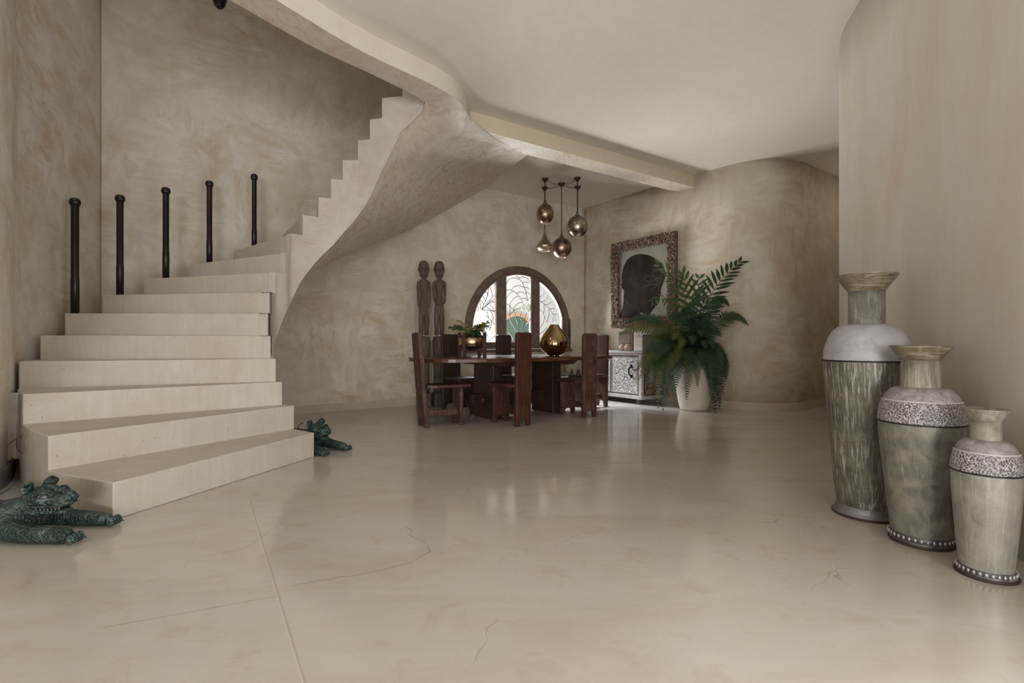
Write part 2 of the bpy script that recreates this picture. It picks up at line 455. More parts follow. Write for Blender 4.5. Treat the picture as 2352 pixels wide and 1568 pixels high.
# ceilings
def poly(name, pts, z, mat, up=False):
    t = tessellate_polygon([[Vector((x, y, 0)) for x, y in pts]])
    o = mesh(name, [(x, y, z) for x, y in pts], t, mat)
    bm = bmesh.new(); bm.from_mesh(o.data)
    for f in bm.faces:
        f.normal_update()
        if (f.normal.z > 0) != up: f.normal_flip()
    bm.to_mesh(o.data); bm.free()
    return struct(o)
main = [(-3.1, -9.2)] + [(-3.1, 1.2)] + Fs + [(.19, 6.37), (-.448, 8.36), (-.75, 8.7), (1.3, 9.95), (2.9, 8.6), (6.6, 9.2), (6.6, -9.2)]
poly('ceiling', main, CEIL, M['ceiling'])
poly('ceiling_upper', [(-4.8, -9.3), (3.4, -9.3), (3.4, 10.2), (-4.8, 10.2)], TOPZ, M['ceiling'])
poly('floor_upper', [(-3.1, -9.2), (-3.1, 1.2)] + Fs + [(.19, 6.37), (-.448, 8.36), (-.75, 8.7), (1.3, 9.95), (6.6, 9.2), (6.6, -9.2)], 3.62, M['ceiling'], True)

# ring beam round the stairwell and the straight beam to the picture wall
nF, nN = len(Fs), len(Ns)
S18 = (-1.093, 5.118, 3.07)
vs = []; fs = []
kc = 32                                   # Ns[kc] is the round corner
def resample(pts, n):
    pts = [Vector(p) for p in pts]; L = [0]
    for a, b in zip(pts, pts[1:]): L.append(L[-1] + (b - a).length)
    out = []; j = 0
    for i in range(n + 1):
        d = L[-1] * i / n
        while j < len(L) - 2 and L[j + 1] < d: j += 1
        out.append(pts[j].lerp(pts[j + 1], (d - L[j]) / max(1e-9, L[j + 1] - L[j])))
    return out
jF = max(range(nF), key=lambda i: -abs(Fs[i][0] + .56) - abs(Fs[i][1] - 4.86))
A = resample([(x, y, BEAM) for x, y in Ns[:kc + 1]], 30); B = resample([(x, y, BEAM) for x, y in Fs[:jF + 1]], 30)
for a, b in zip(A, B):
    for k in range(5): vs.append(a.lerp(b, k / 4))
for i in range(30):
    for k in range(4): q = i * 5 + k; fs.append((q, q + 1, q + 6, q + 5))
b0 = len(vs)
side = [S18, (-1.01, 5.105, 3.135), (-.94, 5.09, 3.19), (-.875, 5.05, 3.245), (Ns[kc][0], Ns[kc][1], BEAM)] + [tuple(v) for v in vs[30 * 5 + 1:30 * 5 + 5]] + [(x, y, BEAM) for x, y in Fs[jF + 1:]]
A = resample(side, 32)
def crease(t): return Vector((S18[0] + (Rm[0] - S18[0]) * t, S18[1] + (Rm[1] - S18[1]) * t, 3.07 + .2 * (1 - (1 - t) ** 2)))
B = [crease(i / 32) for i in range(33)]
for a, b in zip(A, B):
    for k in range(7): vs.append(a.lerp(b, k / 6))
for i in range(32):
    for k in range(6): q = b0 + i * 7 + k; fs.append((q, q + 1, q + 8, q + 7))
us = mesh('beam_soffit', vs, fs, M['plaster_soffit'], smooth=True)
bm = bmesh.new(); bm.from_mesh(us.data)
for f in bm.faces:
    f.normal_update()
    if f.normal.z > 0: f.normal_flip()
bm.to_mesh(us.data); bm.free()
beam = thing('stairwell_beam', 'x', 'beam'); del beam['label']; del beam['category']; struct(beam)
us.parent = beam
vs = []; fs = []
for x, y in Fs: vs += [(x, y, BEAM), (x, y, CEIL + .17)]
for i in range(nF - 1): fs.append((2 * i, 2 * i + 2, 2 * i + 3, 2 * i + 1))
mesh('beam_face', vs, fs, M['fascia'], beam, smooth=True)
vs = []; fs = []
for x, y in Ns: vs += [(x, y, BEAM - .02 if False else BEAM), (x, y, 3.62)]
for i in range(nN - 1): fs.append((2 * i, 2 * i + 2, 2 * i + 3, 2 * i + 1))
mesh('opening_face', vs, fs, M['plaster_stringer'], beam, smooth=True)
o = poly('beam_top', Fs + [(Rm[0], Rm[1])] + [(-1.093, 5.14)] + Ns[::-1], 3.62, M['plaster_stringer'], True); del o['kind']; o.parent = beam
bm = bmesh.new()
for q in ([(E0[0], E0[1], BEAM), (E1[0], E1[1], BEAM), (E1[0], E1[1], CEIL + .1), (E0[0], E0[1], CEIL + .1)],
          [(R1[0], R1[1], BEAM), (E0[0] + off[0], E0[1] + off[1], BEAM), (E0[0] + off[0], E0[1] + off[1], CEIL + .1), (R1[0], R1[1], CEIL + .1)]):
    bm.faces.new([bm.verts.new(p) for p in q])
sb = thing('ceiling_beam', 'x', 'beam'); del sb['label']; del sb['category']; struct(sb)
bmo('beam_face', bm, M['beam_smooth'], sb)
mesh('beam_soffit', [(E0[0], E0[1], BEAM), (Rm[0], Rm[1], BEAM), (R1[0], R1[1], BEAM), (E1[0], E1[1], BEAM)], [(0, 1, 2, 3)], M['plaster_soffit'], sb)

# baseboards
def baseboard(name, pts, h=.105, t=.012, mat=None):
    bm = bmesh.new(); n = len(pts); rows = []
    for i, p in enumerate(pts):
        p = Vector(p); d = Vector(pts[min(i + 1, n - 1)]) - Vector(pts[max(i - 1, 0)]); d.normalize(); nn = Vector((d.y, -d.x))
        q = p + nn * t; p = p - nn * .01
        rows.append([bm.verts.new((p.x, p.y, 0)), bm.verts.new((q.x, q.y, 0)), bm.verts.new((q.x, q.y, h - .006)), bm.verts.new((q.x - nn.x * .006, q.y - nn.y * .006, h)), bm.verts.new((p.x, p.y, h))])
    for a, b in zip(rows, rows[1:]):
        for k in range(4): bm.faces.new((a[k], b[k], b[k + 1], a[k + 1]))
    return struct(bmo(name, bm, mat or M['lower_trim']))
baseboard('baseboard_back', [tuple(onA(s, 0)[:2]) for s in (1.6, 3, 4.5, 6, 7.1)])
baseboard('baseboard_right', wB)
baseboard('baseboard_left', [(p[0], p[1]) for p in wL if p[1] < 3.75], .12, .015, plain('grey_baseboard', (.14, .115, .095), .6))

# ================================================================ STAIRCASE
RI = .2
I = [None, (-1.63, 4.22), (-1.87, 4.40), (-1.995, 4.45), (-2.06, 4.47), (-2.13, 4.52), (-2.185, 4.58), (-2.23, 4.70), (-2.246, 4.82), (-2.19, 4.92), (-2.17, 5.0), (-2.086, 5.08),
     (-1.96, 5.17), (-1.846, 5.22), (-1.733, 5.25), (-1.571, 5.25), (-1.438, 5.22), (-1.304, 5.18), (-1.093, 5.14)]
O = [None, (-2.12, 2.72), (-2.70, 2.98), (-3.25, 3.40), (-3.70, 3.84), (-3.90, 4.23), (-3.977, 4.55), (-3.96, 4.95), (-3.82, 5.31), (-3.57, 5.65), (-3.25, 5.96), (-2.91, 6.34),
     (-2.485, 6.57), (-2.05, 6.66), (-1.68, 6.55), (-1.45, 6.25), (-1.25, 5.95), (-1.10, 5.7), (-.98, 5.5)]
stair = thing('curved_staircase', 'broad curved staircase of pale stone steps winding up the plastered stairwell', 'staircase')
def lerp2(a, b, t): return (a[0] + (b[0] - a[0]) * t, a[1] + (b[1] - a[1]) * t)
def outer_arc(i):   # points along the outer end from step i to i+1, bulging outwards
    a, b = Vector(O[i]), Vector(O[i + 1]); c = Vector((-1.75, 4.62)); pts = []
    p0 = Vector(O[i - 1]) if i > 1 else a + (a - b) * .5
    p3 = Vector(O[i + 2]) if i + 2 < len(O) else b
    for k in range(7):
        t = k / 6
        pts.append(.5 * ((2 * a) + (b - p0) * t + (2 * p0 - 5 * a + 4 * b - p3) * t * t + (3 * a - p0 - 3 * b + p3) * t ** 3))
    return [(p.x, p.y) for p in pts]
for i in range(1, 18):
    top = RI * i; bot = 0 if i <= 5 else top - .215
    oa = outer_arc(i)
    ext = .06 if i < 17 else 0
    inn = Vector(I[i + 1]); out = Vector(O[i + 1]); d = Vector((-(out - inn).y, (out - inn).x)); d.normalize()
    if d.dot(inn - Vector(I[i])) < 0: d = -d
    pts = [I[i]] + oa + [(out.x + d.x * ext, out.y + d.y * ext), (inn.x + d.x * ext, inn.y + d.y * ext)]
    if i >= 6:  # tuck behind the stringer
        pass
    bm = bmesh.new(); slab_poly(bm, pts, bot, top)
    st = bmo('step', bm, M['step'], stair, bev=.007, seg=2)
    st.data.materials.append(M['step_side'])
    for p in st.data.polygons:   # the rendered outer ends
        c = p.center
        if abs(p.normal.z) < .2 and i <= 4:
            v = Vector(oa[0]) - Vector(I[i]); rn = Vector((v.y, -v.x)).normalized()
            if abs(p.normal.x * rn.x + p.normal.y * rn.y) < .75 and (Vector((c.x, c.y)) - Vector(oa[3])).length < .45: p.material_index = 1
# upper landing
bm = bmesh.new(); slab_poly(bm, [I[18], O[18], (-.80, 5.62), (-.85, 5.4)], 3.46, 3.6)
bmo('landing', bm, M['step'], stair)

# stringer: vertical face under the saw-tooth, following the inner edge
LOW = {5: .80, 6: .85, 7: .89, 8: .954, 9: 1.222, 10: 1.337, 11: 1.563, 12: 1.776, 13: 1.909, 14: 2.048, 15: 2.23, 16: 2.41, 17: 2.672, 18: 3.07}
def low_at(u):
    i = int(min(max(math.floor(u), 5), 17)); t = u - i
    p = [LOW[max(5, i - 1)], LOW[i], LOW[i + 1], LOW[min(18, i + 2)]]
    return .5 * (2 * p[1] + (p[2] - p[0]) * t + (2 * p[0] - 5 * p[1] + 4 * p[2] - p[3]) * t * t + (3 * p[1] - p[0] - 3 * p[2] + p[3]) * t ** 3)
def in_at(u):
    i = int(min(max(math.floor(u), 5), 17)); t = u - i
    p = [Vector(I[max(5, i - 1)]), Vector(I[i]), Vector(I[i + 1]), Vector(I[min(18, i + 2)])]
    return .5 * (2 * p[1] + (p[2] - p[0]) * t + (2 * p[0] - 5 * p[1] + 4 * p[2] - p[3]) * t * t + (3 * p[1] - p[0] - 3 * p[2] + p[3]) * t ** 3)
def in_n(u):
    d = in_at(min(u + .05, 18)) - in_at(max(u - .05, 5)); d.normalize(); return Vector((d.y, -d.x))   # towards the well
vs = []; fs = []
SUB = 5
for i in range(5, 18):
    top = RI * i + .0015
    col = []
    for k in range(SUB + 1):
        u = i + k / SUB; p = in_at(u); n_ = in_n(u); lo = low_at(u)
        f = p + n_ * .022; b = p - n_ * .07
        base = len(vs)
        for z in (lo, lo + (top - lo) * .5, top): vs.append((f.x, f.y, z))
        vs.append((b.x, b.y, top))
        col.append(base)
    for a, b in zip(col, col[1:]):
        for r in range(3): fs.append((a + r, b + r, b + r + 1, a + r + 1))
    # riser end strip between the nosing and the step below
    if i >= 8:
        p = in_at(i); n_ = in_n(i); tg = Vector((-n_.y, n_.x)) * -.002
        if tg.dot(in_at(i - .1) - p) < 0: tg = -tg
        f = p + n_ * .0225 + tg; b = p - n_ * .05 + tg; base = len(vs); zp = RI * (i - 1)
        vs += [(f.x, f.y, zp), (b.x, b.y, zp), (b.x, b.y, top), (f.x, f.y, top)]; fs.append((base, base + 1, base + 2, base + 3))
# run-out from the top step to the round corner of the opening
top = 3.62; p_ = in_at(18) + in_n(18) * .022; ext = [(p_.x, p_.y, 3.06), (-1.01, 5.105, 3.125), (-.94, 5.09, 3.18), (-.875, 5.05, 3.235), (-.850, 4.97, 3.262)]
col = []
for k, (x, y, z) in enumerate(ext):
    n_ = Vector((0, 0))
    base = len(vs); vs += [(x + n_.x, y + n_.y, z), (x + n_.x, y + n_.y, (z + top) / 2), (x + n_.x, y + n_.y, top)]; col.append(base)
for a, b in zip(col, col[1:]):
    for r in range(2): fs.append((a + r, b + r, b + r + 1, a + r + 1))
so = mesh('stringer', vs, fs, M['plaster_stringer'], stair, smooth=True)
bm = bmesh.new(); bm.from_mesh(so.data); bmesh.ops.remove_doubles(bm, verts=bm.verts[:], dist=.0005); bmesh.ops.recalc_face_normals(bm, faces=bm.faces[:])
bm.to_mesh(so.data); bm.free()
m = so.modifiers.new('split', 'EDGE_SPLIT'); m.split_angle = R(40)

# soffit: ruled surface from the stringer foot out to the window wall and the upper ceiling
OUT = [(5.0, (-3.6, 4.6, .55)), (6.0, (-3.95, 5.0, .75)), (7.0, (-4.0, 5.4, .95)), (8, (-3.85, 5.75, 1.25)), (9, (-3.6, 6.1, 1.5)), (10, (-3.2, 6.42, 1.78)), (11, (-2.85, 6.68, 1.97)), (12, (-2.45, 6.95, 2.13)), (13, (-2.25, 7.09, 2.22)),
       (14, (-2.05, 7.235, 2.31)), (15, (-1.554, 7.585, 2.587)), (16, (-.965, 8.0, 3.03)), (17, (-.448, 8.37, 3.44)), (17.5, (-.12, 7.35, 3.38)), (18, (.19, 6.37, 3.27))]
def out_at(u):
    if u >= 17:
        for (a, p), (b, q) in zip(OUT, OUT[1:]):
            if a <= u <= b: return Vector(p).lerp(Vector(q), (u - a) / (b - a))
    us_ = [o_[0] for o_ in OUT if o_[0] <= 17]; ps = [Vector(o_[1]) for o_ in OUT if o_[0] <= 17]
    i = int(min(math.floor(u) - 5, len(ps) - 2)); t = u - 5 - i
    p = [ps[max(0, i - 1)], ps[i], ps[i + 1], ps[min(len(ps) - 1, i + 2)]]
    return .5 * (2 * p[1] + (p[2] - p[0]) * t + (2 * p[0] - 5 * p[1] + 4 * p[2] - p[3]) * t * t + (3 * p[1] - p[0] - 3 * p[2] + p[3]) * t ** 3)
U = [5 + k / 4 for k in range(53)]; NV = 10
vs = []; fs = []
for u in U:
    p = in_at(u) + in_n(u) * .02; a = Vector((p.x, p.y, low_at(u))); b = out_at(u)
    if u > 17.99: a = Vector(S18)
    for k in range(NV + 1):
        t = k / NV; q = a.lerp(b, t)
        if u > 17.99: q = crease(t)
        q.z -= .10 * sin(pi * t) * (1 if u < 14 else max(0, (17 - u) / 3))
        vs.append(q)
for r in range(len(U) - 1):
    for k in range(NV):
        a = r * (NV + 1) + k; fs.append((a, a + NV + 1, a + NV + 2, a + 1))
sf = mesh('soffit', vs, fs, M['plaster_soffit'], stair, smooth=True)
bm = bmesh.new(); bm.from_mesh(sf.data)
for f in bm.faces:
    f.normal_update()
    if f.normal.z > 0: f.normal_flip()
bm.to_mesh(sf.data); bm.free()
# broken plaster skirt beside the third step, with the dark hollow under it
bm = bmesh.new(); prism(bm, [(0, .60), (0, .16), (.02, .14), (.045, .17), (.065, .15), (.08, .60)], 0, .04)
sk = bmo('skirt', bm, M['step_side'], stair, bev=.004); sk.location = (-3.435, 3.47, 0)

# black posts on the wall side of the treads
def post(x, y, zb, zt, r, label):
    t = thing('railing_post', label, 'post', (x, y, zb), 0, 'black railing posts on the stairs')
    H = zt - zb
    latheo('shaft', [(0, 0), (r * 1.06, 0), (r * 1.06, H * .3), (r * .98, H * .31), (r, H - .05), (r * .8, H - .04), (0, H - .04)], M['black'], t, 20)
    latheo('finial', [(0, H - .075), (r * 1.05, H - .072), (r * 1.38, H - .055), (r * 1.45, H - .035), (r * 1.25, H - .012), (r * .7, H - .001), (0, H)], M['black'], t, 20)
    return t
post(-3.995, 4.68, 1.2, 2.26, .031, 'black iron post lowest of the five on the stairs, beside the left wall')
post(-3.92, 5.12, 1.4, 2.415, .030, 'black iron post second up the stairs, next to the lowest post')
post(-3.684, 5.45, 1.6, 2.59, .030, 'black iron post in the middle of the five on the stairs')
post(-3.457, 5.85, 1.8, 2.785, .029, 'black iron post fourth up the stairs, next to the highest post')
post(-3.096, 6.15, 2.0, 2.96, .028, 'black iron post highest up the stairs, nearest the saw-tooth edge')
# dark lamp over the stairwell: only its lower end hangs into view
t = thing('hanging_lamp', 'black lamp hanging high over the stairwell, only its tip in view', 'lamp', (-2.80, 4.9, 4.13))
latheo('shade', [(0, .0), (.02, .004), (.045, .03), (.062, .09), (.075, .2), (.06, .26), (.02, .30), (0, .30)], M['black'], t, 20)
boxo('wing_screw', (.012, -.04, .012), (.05, .006, .012), M['black'], t, .002)
tubeo('cord', [(0, 0, .3), (0, 0, TOPZ - 4.13)], .006, M['black'], t)
# loose cables at the foot of the left wall
wire_m = plain('rusty_wire', (.05, .025, .018), .6)
tag(tubeo('wire', [at(52, 1000, 3.2), at(34, 1010, 3.25), at(15, 1023, 3.22), at(15, 1030, 3.20), at(16, 1037, 3.2)], .0035, wire_m, None, 5), 'thin rusty bent wire sticking out beside the third stone step', 'wire')
tag(tubeo('wire', cat([at(39, 1008, 3.3), at(38, 1020, 3.3), at(42, 1033, 3.28), at(52, 1041, 3.2)], 4), .0035, wire_m, None, 5), 'thin dark wire looping down the side of the second stone step', 'wire')

# ================================================================ ARCHED WINDOW
def WA(s, z, off=0): return onA(WS + s, z, off)
def ring(bm, r0, r1, zc, y0, y1, a0=0, a1=pi, n=32):
    """arched ring in local (x,z); y0..y1 depth"""
    prev = None
    for k in range(n + 1):
        a = a0 + (a1 - a0) * k / n; c, s_ = cos(a), sin(a)
        q = [bm.verts.new((r * c, y, zc + r * s_)) for r, y in ((r0, y0), (r1, y0), (r1, y1), (r0, y1))]
        if prev:
            for i in range(4):
                j = (i + 1) % 4; bm.faces.new((prev[i], prev[j], q[j], q[i]))
        else: bm.faces.new(q)
        prev = q
    bm.faces.new(prev[::-1])
wo = WA(0, 0)
win = thing('window_1', 'x', 'window', (wo.x, wo.y, 0), TA); del win['label']; del win['category']; struct(win)
bm = bmesh.new(); ring(bm, 1.0, 1.105, WZC, -.035, .10, 0, pi, 48)
for sg in (-1, 1): box(bm, (sg * 1.0525, .0325, (WSILL + WZC + .06) / 2), (.105, .135, WZC + .06 - WSILL))
box(bm, (1.085, .03, (WSILL + 1.37) / 2), (.05, .13, 1.37 - WSILL))
bmo('outer_frame', bm, M['wood_frame'], win, bev=.006)
bm = bmesh.new(); box(bm, (0, .02, WSILL - .005), (2.22, .20, .055)); box(bm, (0, .02, WSILL + .06), (2.1, .12, .07))
bmo('sill', bm, M['wood_frame'], win, bev=.006)
SX = [(-.965, -.505), (-.30, .215), (.41, .925)]       # glazed widths of the three sashes
RIN = .955; ZB = .935
def sash_outline(x0, x1, n=14, r=RIN):
    pts = [(x0, ZB), (x1, ZB)]
    for k in range(n + 1):
        x = x1 + (x0 - x1) * k / n
        pts.append((x, max(ZB + .01, WZC + sqrt(max(r * r - x * x, 0)))))
    return pts
def offset_outline(pts, x0, x1):
    return pts
STILE = [(-1.0, -.402), (-.398, .312), (.316, 1.0)]
def sash_frame(x0, x1, gx0, gx1):
    bm = bmesh.new(); zt = lambda x: WZC + sqrt(max(1.004 ** 2 - x * x, .0001))
    y0, y1 = -.012, .05
    n = 18
    for side in (0, 1):   # stiles
        a, b = ((x0, gx0), (gx1, x1))[side]
        if b - a > .02:
            prism(bm, [(a, WSILL + .09), (b, WSILL + .09), (b, zt(b)), ((a + b) / 2, zt((a + b) / 2)), (a, zt(a))], y0, y1)
    box(bm, ((gx0 + gx1) / 2, (y0 + y1) / 2, (WSILL + .09 + ZB) / 2), (gx1 - gx0, y1 - y0, ZB - WSILL - .09))
    up = [(gx0 + (gx1 - gx0) * k / n) for k in range(n + 1)]
    lowc = [(x, max(ZB, WZC + sqrt(max(RIN ** 2 - x * x, 0)))) for x in up]; hi = [(x, zt(x)) for x in up]
    prism(bm, lowc + hi[::-1], y0, y1)
    # thin bead round the pane, proud of the frame
    return bm
glass_g = G('window_glass')
tr = glass_g.n.new('ShaderNodeBsdfTransparent'); tr.inputs[0].default_value = (.93, .94, .94, 1)
gl = glass_g.n.new('ShaderNodeBsdfGlossy'); gl.inputs['Roughness'].default_value = .03
fr_ = glass_g.n.new('ShaderNodeFresnel'); fr_.inputs[0].default_value = 1.3
mx_ = glass_g.n.new('ShaderNodeMixShader'); glass_g.lk(fr_.outputs[0], mx_.inputs[0]); glass_g.lk(tr.outputs[0], mx_.inputs[1]); glass_g.lk(gl.outputs[0], mx_.inputs[2])
glass_g.lk(mx_.outputs[0], glass_g.out.inputs['Surface'])
M['glass'] = glass_g.m
def leafmat(name, c, c2, tr=.25, rough=.45):
    g = G(name); f = g.noise(g.coord(), 9, 3)
    g.color(g.ramp(f, [(.3, c), (.7, c2)])); g.rough(rough)
    tl = g.n.new('ShaderNodeBsdfTranslucent'); tl.inputs[0].default_value = (*[min(1, v * 1.4) for v in c2], 1)
    mx = g.n.new('ShaderNodeMixShader'); mx.inputs[0].default_value = tr
    g.lk(g.b.outputs[0], mx.inputs[1]); g.lk(tl.outputs[0], mx.inputs[2]); g.lk(mx.outputs[0], g.out.inputs['Surface'])
    return g.m
lead_m = plain('lead_came', (.035, .036, .04), .5, .3)
drop_m = leafmat('smoked_glass_drop', (.16, .165, .135), (.22, .225, .19), .6, .2)
bead_m = plain('pale_bead', (.42, .37, .33), .4)
def crop2s(cx, cy):     # measured lead lines -> wall coordinates
    px = cx / 7.127 + 1060; py = cy / 7.127 + 600
    k = (px - 1176) / 1176; Y = 12.348 / (1.4235 - k); X = k * Y
    return ((X - K0.x) / dA.x - WS, CAM_Z - (py - 784) / 1176 * Y)
LEADS = {1: [[(895,230),(940,275),(1000,345),(1030,420),(1060,500),(1080,600),(1088,660)],[(735,475),(790,465),(850,485),(910,530),(950,575),(1000,650),(1012,690)],[(740,370),(760,320),(800,285),(860,270),(910,280),(945,295)],
 [(940,272),(990,255),(1040,258),(1085,280),(1110,300),(1130,335)],[(1005,352),(1050,338),(1090,342),(1128,362)],[(815,472),(850,425),(900,400),(950,397),(1000,410),(1035,425)],[(1035,425),(1080,430),(1125,455)],[(905,525),(950,502),(1000,505),(1065,535)],
 [(1060,500),(1100,515),(1130,545)],[(738,605),(770,560),(800,520),(850,490)],[(790,725),(810,670),(850,615),(900,580),(945,568)],[(985,605),(1020,600),(1055,610),(1085,628)],[(735,690),(770,710),(800,735),(840,780),(865,805)],
 [(865,805),(870,760),(890,720),(930,685),(975,673),(1005,675)],[(790,725),(800,770),(800,830),(790,890)],[(790,890),(820,850),(865,805),(920,775),(980,760)],[(865,810),(885,870),(900,940),(935,1030)],[(790,895),(810,970),(850,1060),(920,1150)],
 [(780,900),(745,980),(745,1060),(790,1170)],[(1000,800),(970,880),(950,960),(930,1150)],[(1075,830),(1060,880),(1035,980),(1005,1150)],[(970,895),(1005,930),(1052,935)],[(958,930),(1000,965),(1045,965)],[(1130,930),(1110,990),(1060,1040)],
 [(1130,1090),(1080,1150)],[(1088,640),(1110,610),(1130,590)],[(920,1150),(980,1165),(1080,1150)],[(790,1170),(830,1230),(860,1300)]],
 0: [[(335,790),(400,710),(470,630),(545,545)],[(345,800),(430,700),(500,640),(545,610)],[(335,790),(390,660),(430,570),(440,500),(450,395)],[(430,420),(470,430),(500,500),(507,580)],[(370,465),(410,500),(440,560)],[(310,545),(350,565),(380,610),(400,655)],
 [(290,560),(305,640),(310,700),(325,790)],[(250,625),(300,635),(340,660),(370,710)],[(215,690),(255,715),(280,760),(285,800)],[(455,650),(500,650),(545,660),(470,680),(410,730)],[(400,740),(450,770),(545,820)],[(470,705),(520,760),(545,815)],
 [(340,800),(400,795),(460,800),(545,825)],[(460,800),(510,860),(520,920),(515,975)],[(410,810),(440,880),(450,930)],[(185,800),(230,795),(270,820)],[(400,880),(470,950),(545,1030)],[(490,960),(490,1050),(450,1130)],[(545,1230),(500,1270),(440,1310)],[(530,335),(545,400)]],
 2: [[(1280,580),(1320,560),(1350,520),(1360,495)],[(1300,660),(1350,650),(1400,600),(1415,550)],[(1355,705),(1420,705),(1480,660)],[(1430,780),(1480,775),(1525,765)],[(1490,855),(1530,870),(1560,860)],[(1280,640),(1320,670),(1380,720),(1440,780),(1490,860),(1530,930),(1555,990)],
 [(1355,705),(1360,780),(1345,860)],[(1430,780),(1440,850),(1420,940),(1405,1000)],[(1285,790),(1330,840),(1380,940),(1420,1050)],[(1290,1080),(1340,1020),(1360,950),(1365,900)],[(1290,1190),(1350,1140),(1400,1080)],[(1505,910),(1500,990)]]}
DROPS = [(1018, 742, 33, 66), (1098, 750, 36, 86)]
for i, (gx0, gx1) in enumerate(SX):
    x0, x1 = STILE[i]
    fr = bmo('sash', sash_frame(x0, x1, gx0, gx1), M['wood_frame'], win, bev=.004)
    ol = sash_outline(gx0 - .008, gx1 + .008, 14, RIN + .008)
    bm = bmesh.new(); prism(bm, ol, .016, .020); bmo('pane', bm, M['glass'], fr)
    bm = bmesh.new()
    for ln in LEADS[i]:
        pts = [crop2s(*p) for p in ln]
        pts = [(min(max(s, gx0), gx1), min(max(z, ZB), WZC + sqrt(max(RIN ** 2 - s * s, 0)))) for s, z in pts]
        tube(bm, cat([(s, .010, z) for s, z in pts], 4), .0052, 5)
    bmo('leading', bm, lead_m, fr, smooth=True)
    bm = bmesh.new(); n = len(ol)
    tube(bm, [(x, -.006, z) for x, z in ol + ol[:1]], .008, 6, False); bmo('bead', bm, bead_m, fr, smooth=True)
    if i == 1:
        for cx, cy, hw, hh in DROPS:
            pts = []
            for k in range(20):
                a = 2 * pi * k / 20; w_ = sin(a); zz = -cos(a)
                xx = w_ * hw * (1 - .55 * max(0, zz)) * (1 if zz < .8 else .6)
                pts.append(crop2s(cx + xx, cy - zz * hh))
            bm = bmesh.new(); prism(bm, pts, .004, .016); bmo('glass_drop', bm, drop_m, fr)

# outside: courtyard wall with an arched green door, paving
out = plain('courtyard_render', (.45, .45, .445), .8, 0, 3, .1, .03)
bm = bmesh.new(); c = onA(WS, 0, -5.2)
box(bm, (0, 0, 2.5), (22, .2, 5.8), Matrix.Identity(4)); ew = bmo('wall_courtyard', bm, out); ew.location = (c.x, c.y, -.4); ew.rotation_euler = (0, 0, TA); struct(ew)
bm = bmesh.new(); box(bm, (0, 0, -.05), (22, 5.0, .1)); eg = bmo('ground_courtyard', bm, out); c = onA(WS, 0, -2.9); eg.location = (c.x, c.y, -.05); eg.rotation_euler = (0, 0, TA); struct(eg)
c = onA(WS, 0, -5.0)
dr = thing('door_1', 'x', 'door', (c.x, c.y, 0), TA); del dr['label']; del dr['category']; struct(dr)
DX = 3.45; DR = .55; DZ = 1.13
bm = bmesh.new(); ring(bm, DR, DR + .10, DZ, -.10, .02, 0, pi, 24)
for sg in (-1, 1): box(bm, (sg * (DR + .05), -.04, DZ / 2 - .1), (.10, .12, DZ + .2))
o = bmo('door_frame', bm, plain('orange_brown_timber', (.30, .19, .11), .6), dr, bev=.004); o.location = (DX, 0, 0)
for sg in (-1, 1):
    pts = [(0, 0), (sg * DR, 0)] + [(sg * DR * cos(a), DZ + DR * sin(a)) for a in [pi / 2 * k / 10 for k in range(11)]]
    bm = bmesh.new(); prism(bm, pts, -.05, -.02)
    o = bmo('door_leaf', bm, plain('dark_green_paint', (.045, .075, .06), .4), dr); o.location = (DX, 0, 0)
bm = bmesh.new(); box(bm, (0, -.06, .55), (.03, .03, 1.1)); o = bmo('mullion', bm, plain('pale_green_paint', (.35, .38, .33), .5), dr); o.location = (DX - .35, 0, 0)

# ================================================================ DINING TABLE
TC = Vector((.08, 6.74))
table = thing('dining_table', 'long oval dining table of dark red-brown timber on two trestle pedestals', 'table', (TC.x, TC.y, 0), TA)
a_, b_, ex = 1.43, .68, 3.2
pts = []
for k in range(64):
    t = 2 * pi * k / 64; c_, s_ = cos(t), sin(t)
    pts.append((a_ * (abs(c_) ** (2 / ex)) * (1 if c_ > 0 else -1), b_ * (abs(s_) ** (2 / ex)) * (1 if s_ > 0 else -1)))
# hand-sawn edge: slight irregularity
pts = [(x * (1 + .008 * sin(7 * i)), y * (1 + .010 * sin(5 * i + 1))) for i, (x, y) in enumerate(pts)]
bm = bmesh.new(); slab_poly(bm, pts, .712, .757); bmo('tabletop', bm, M['wood_top'], table, bev=.006)
for sx in (-.47, .47):
    bm = bmesh.new(); box(bm, (sx, 0, .335), (.15, .46, .67))
    pd = bmo('pedestal', bm, M['wood_dark'], table, bev=.012)
    bm = bmesh.new(); prism(bm, [(-.56, .712), (.56, .712), (.55, .69), (.49, .655), (-.49, .655), (-.55, .69)], -.07, .07)
    cl = bmo('cleat', bm, M['wood_red'], table, bev=.004); cl.rotation_euler = (0, 0, R(90)); cl.location = (sx, 0, 0)
bm = bmesh.new()
prism(bm, [(-.72, .19), (-.69, .15), (.69, .15), (.72, .19), (.72, .27), (.69, .30), (-.69, .30), (-.72, .27)], -.045, .045)
bmo('stretcher', bm, M['wood_dark'], table, bev=.006)
for sx in (-.60, .60):
    boxo('wedge', (sx, 0, .225), (.04, .20, .05), M['wood_worn'], table, .004)

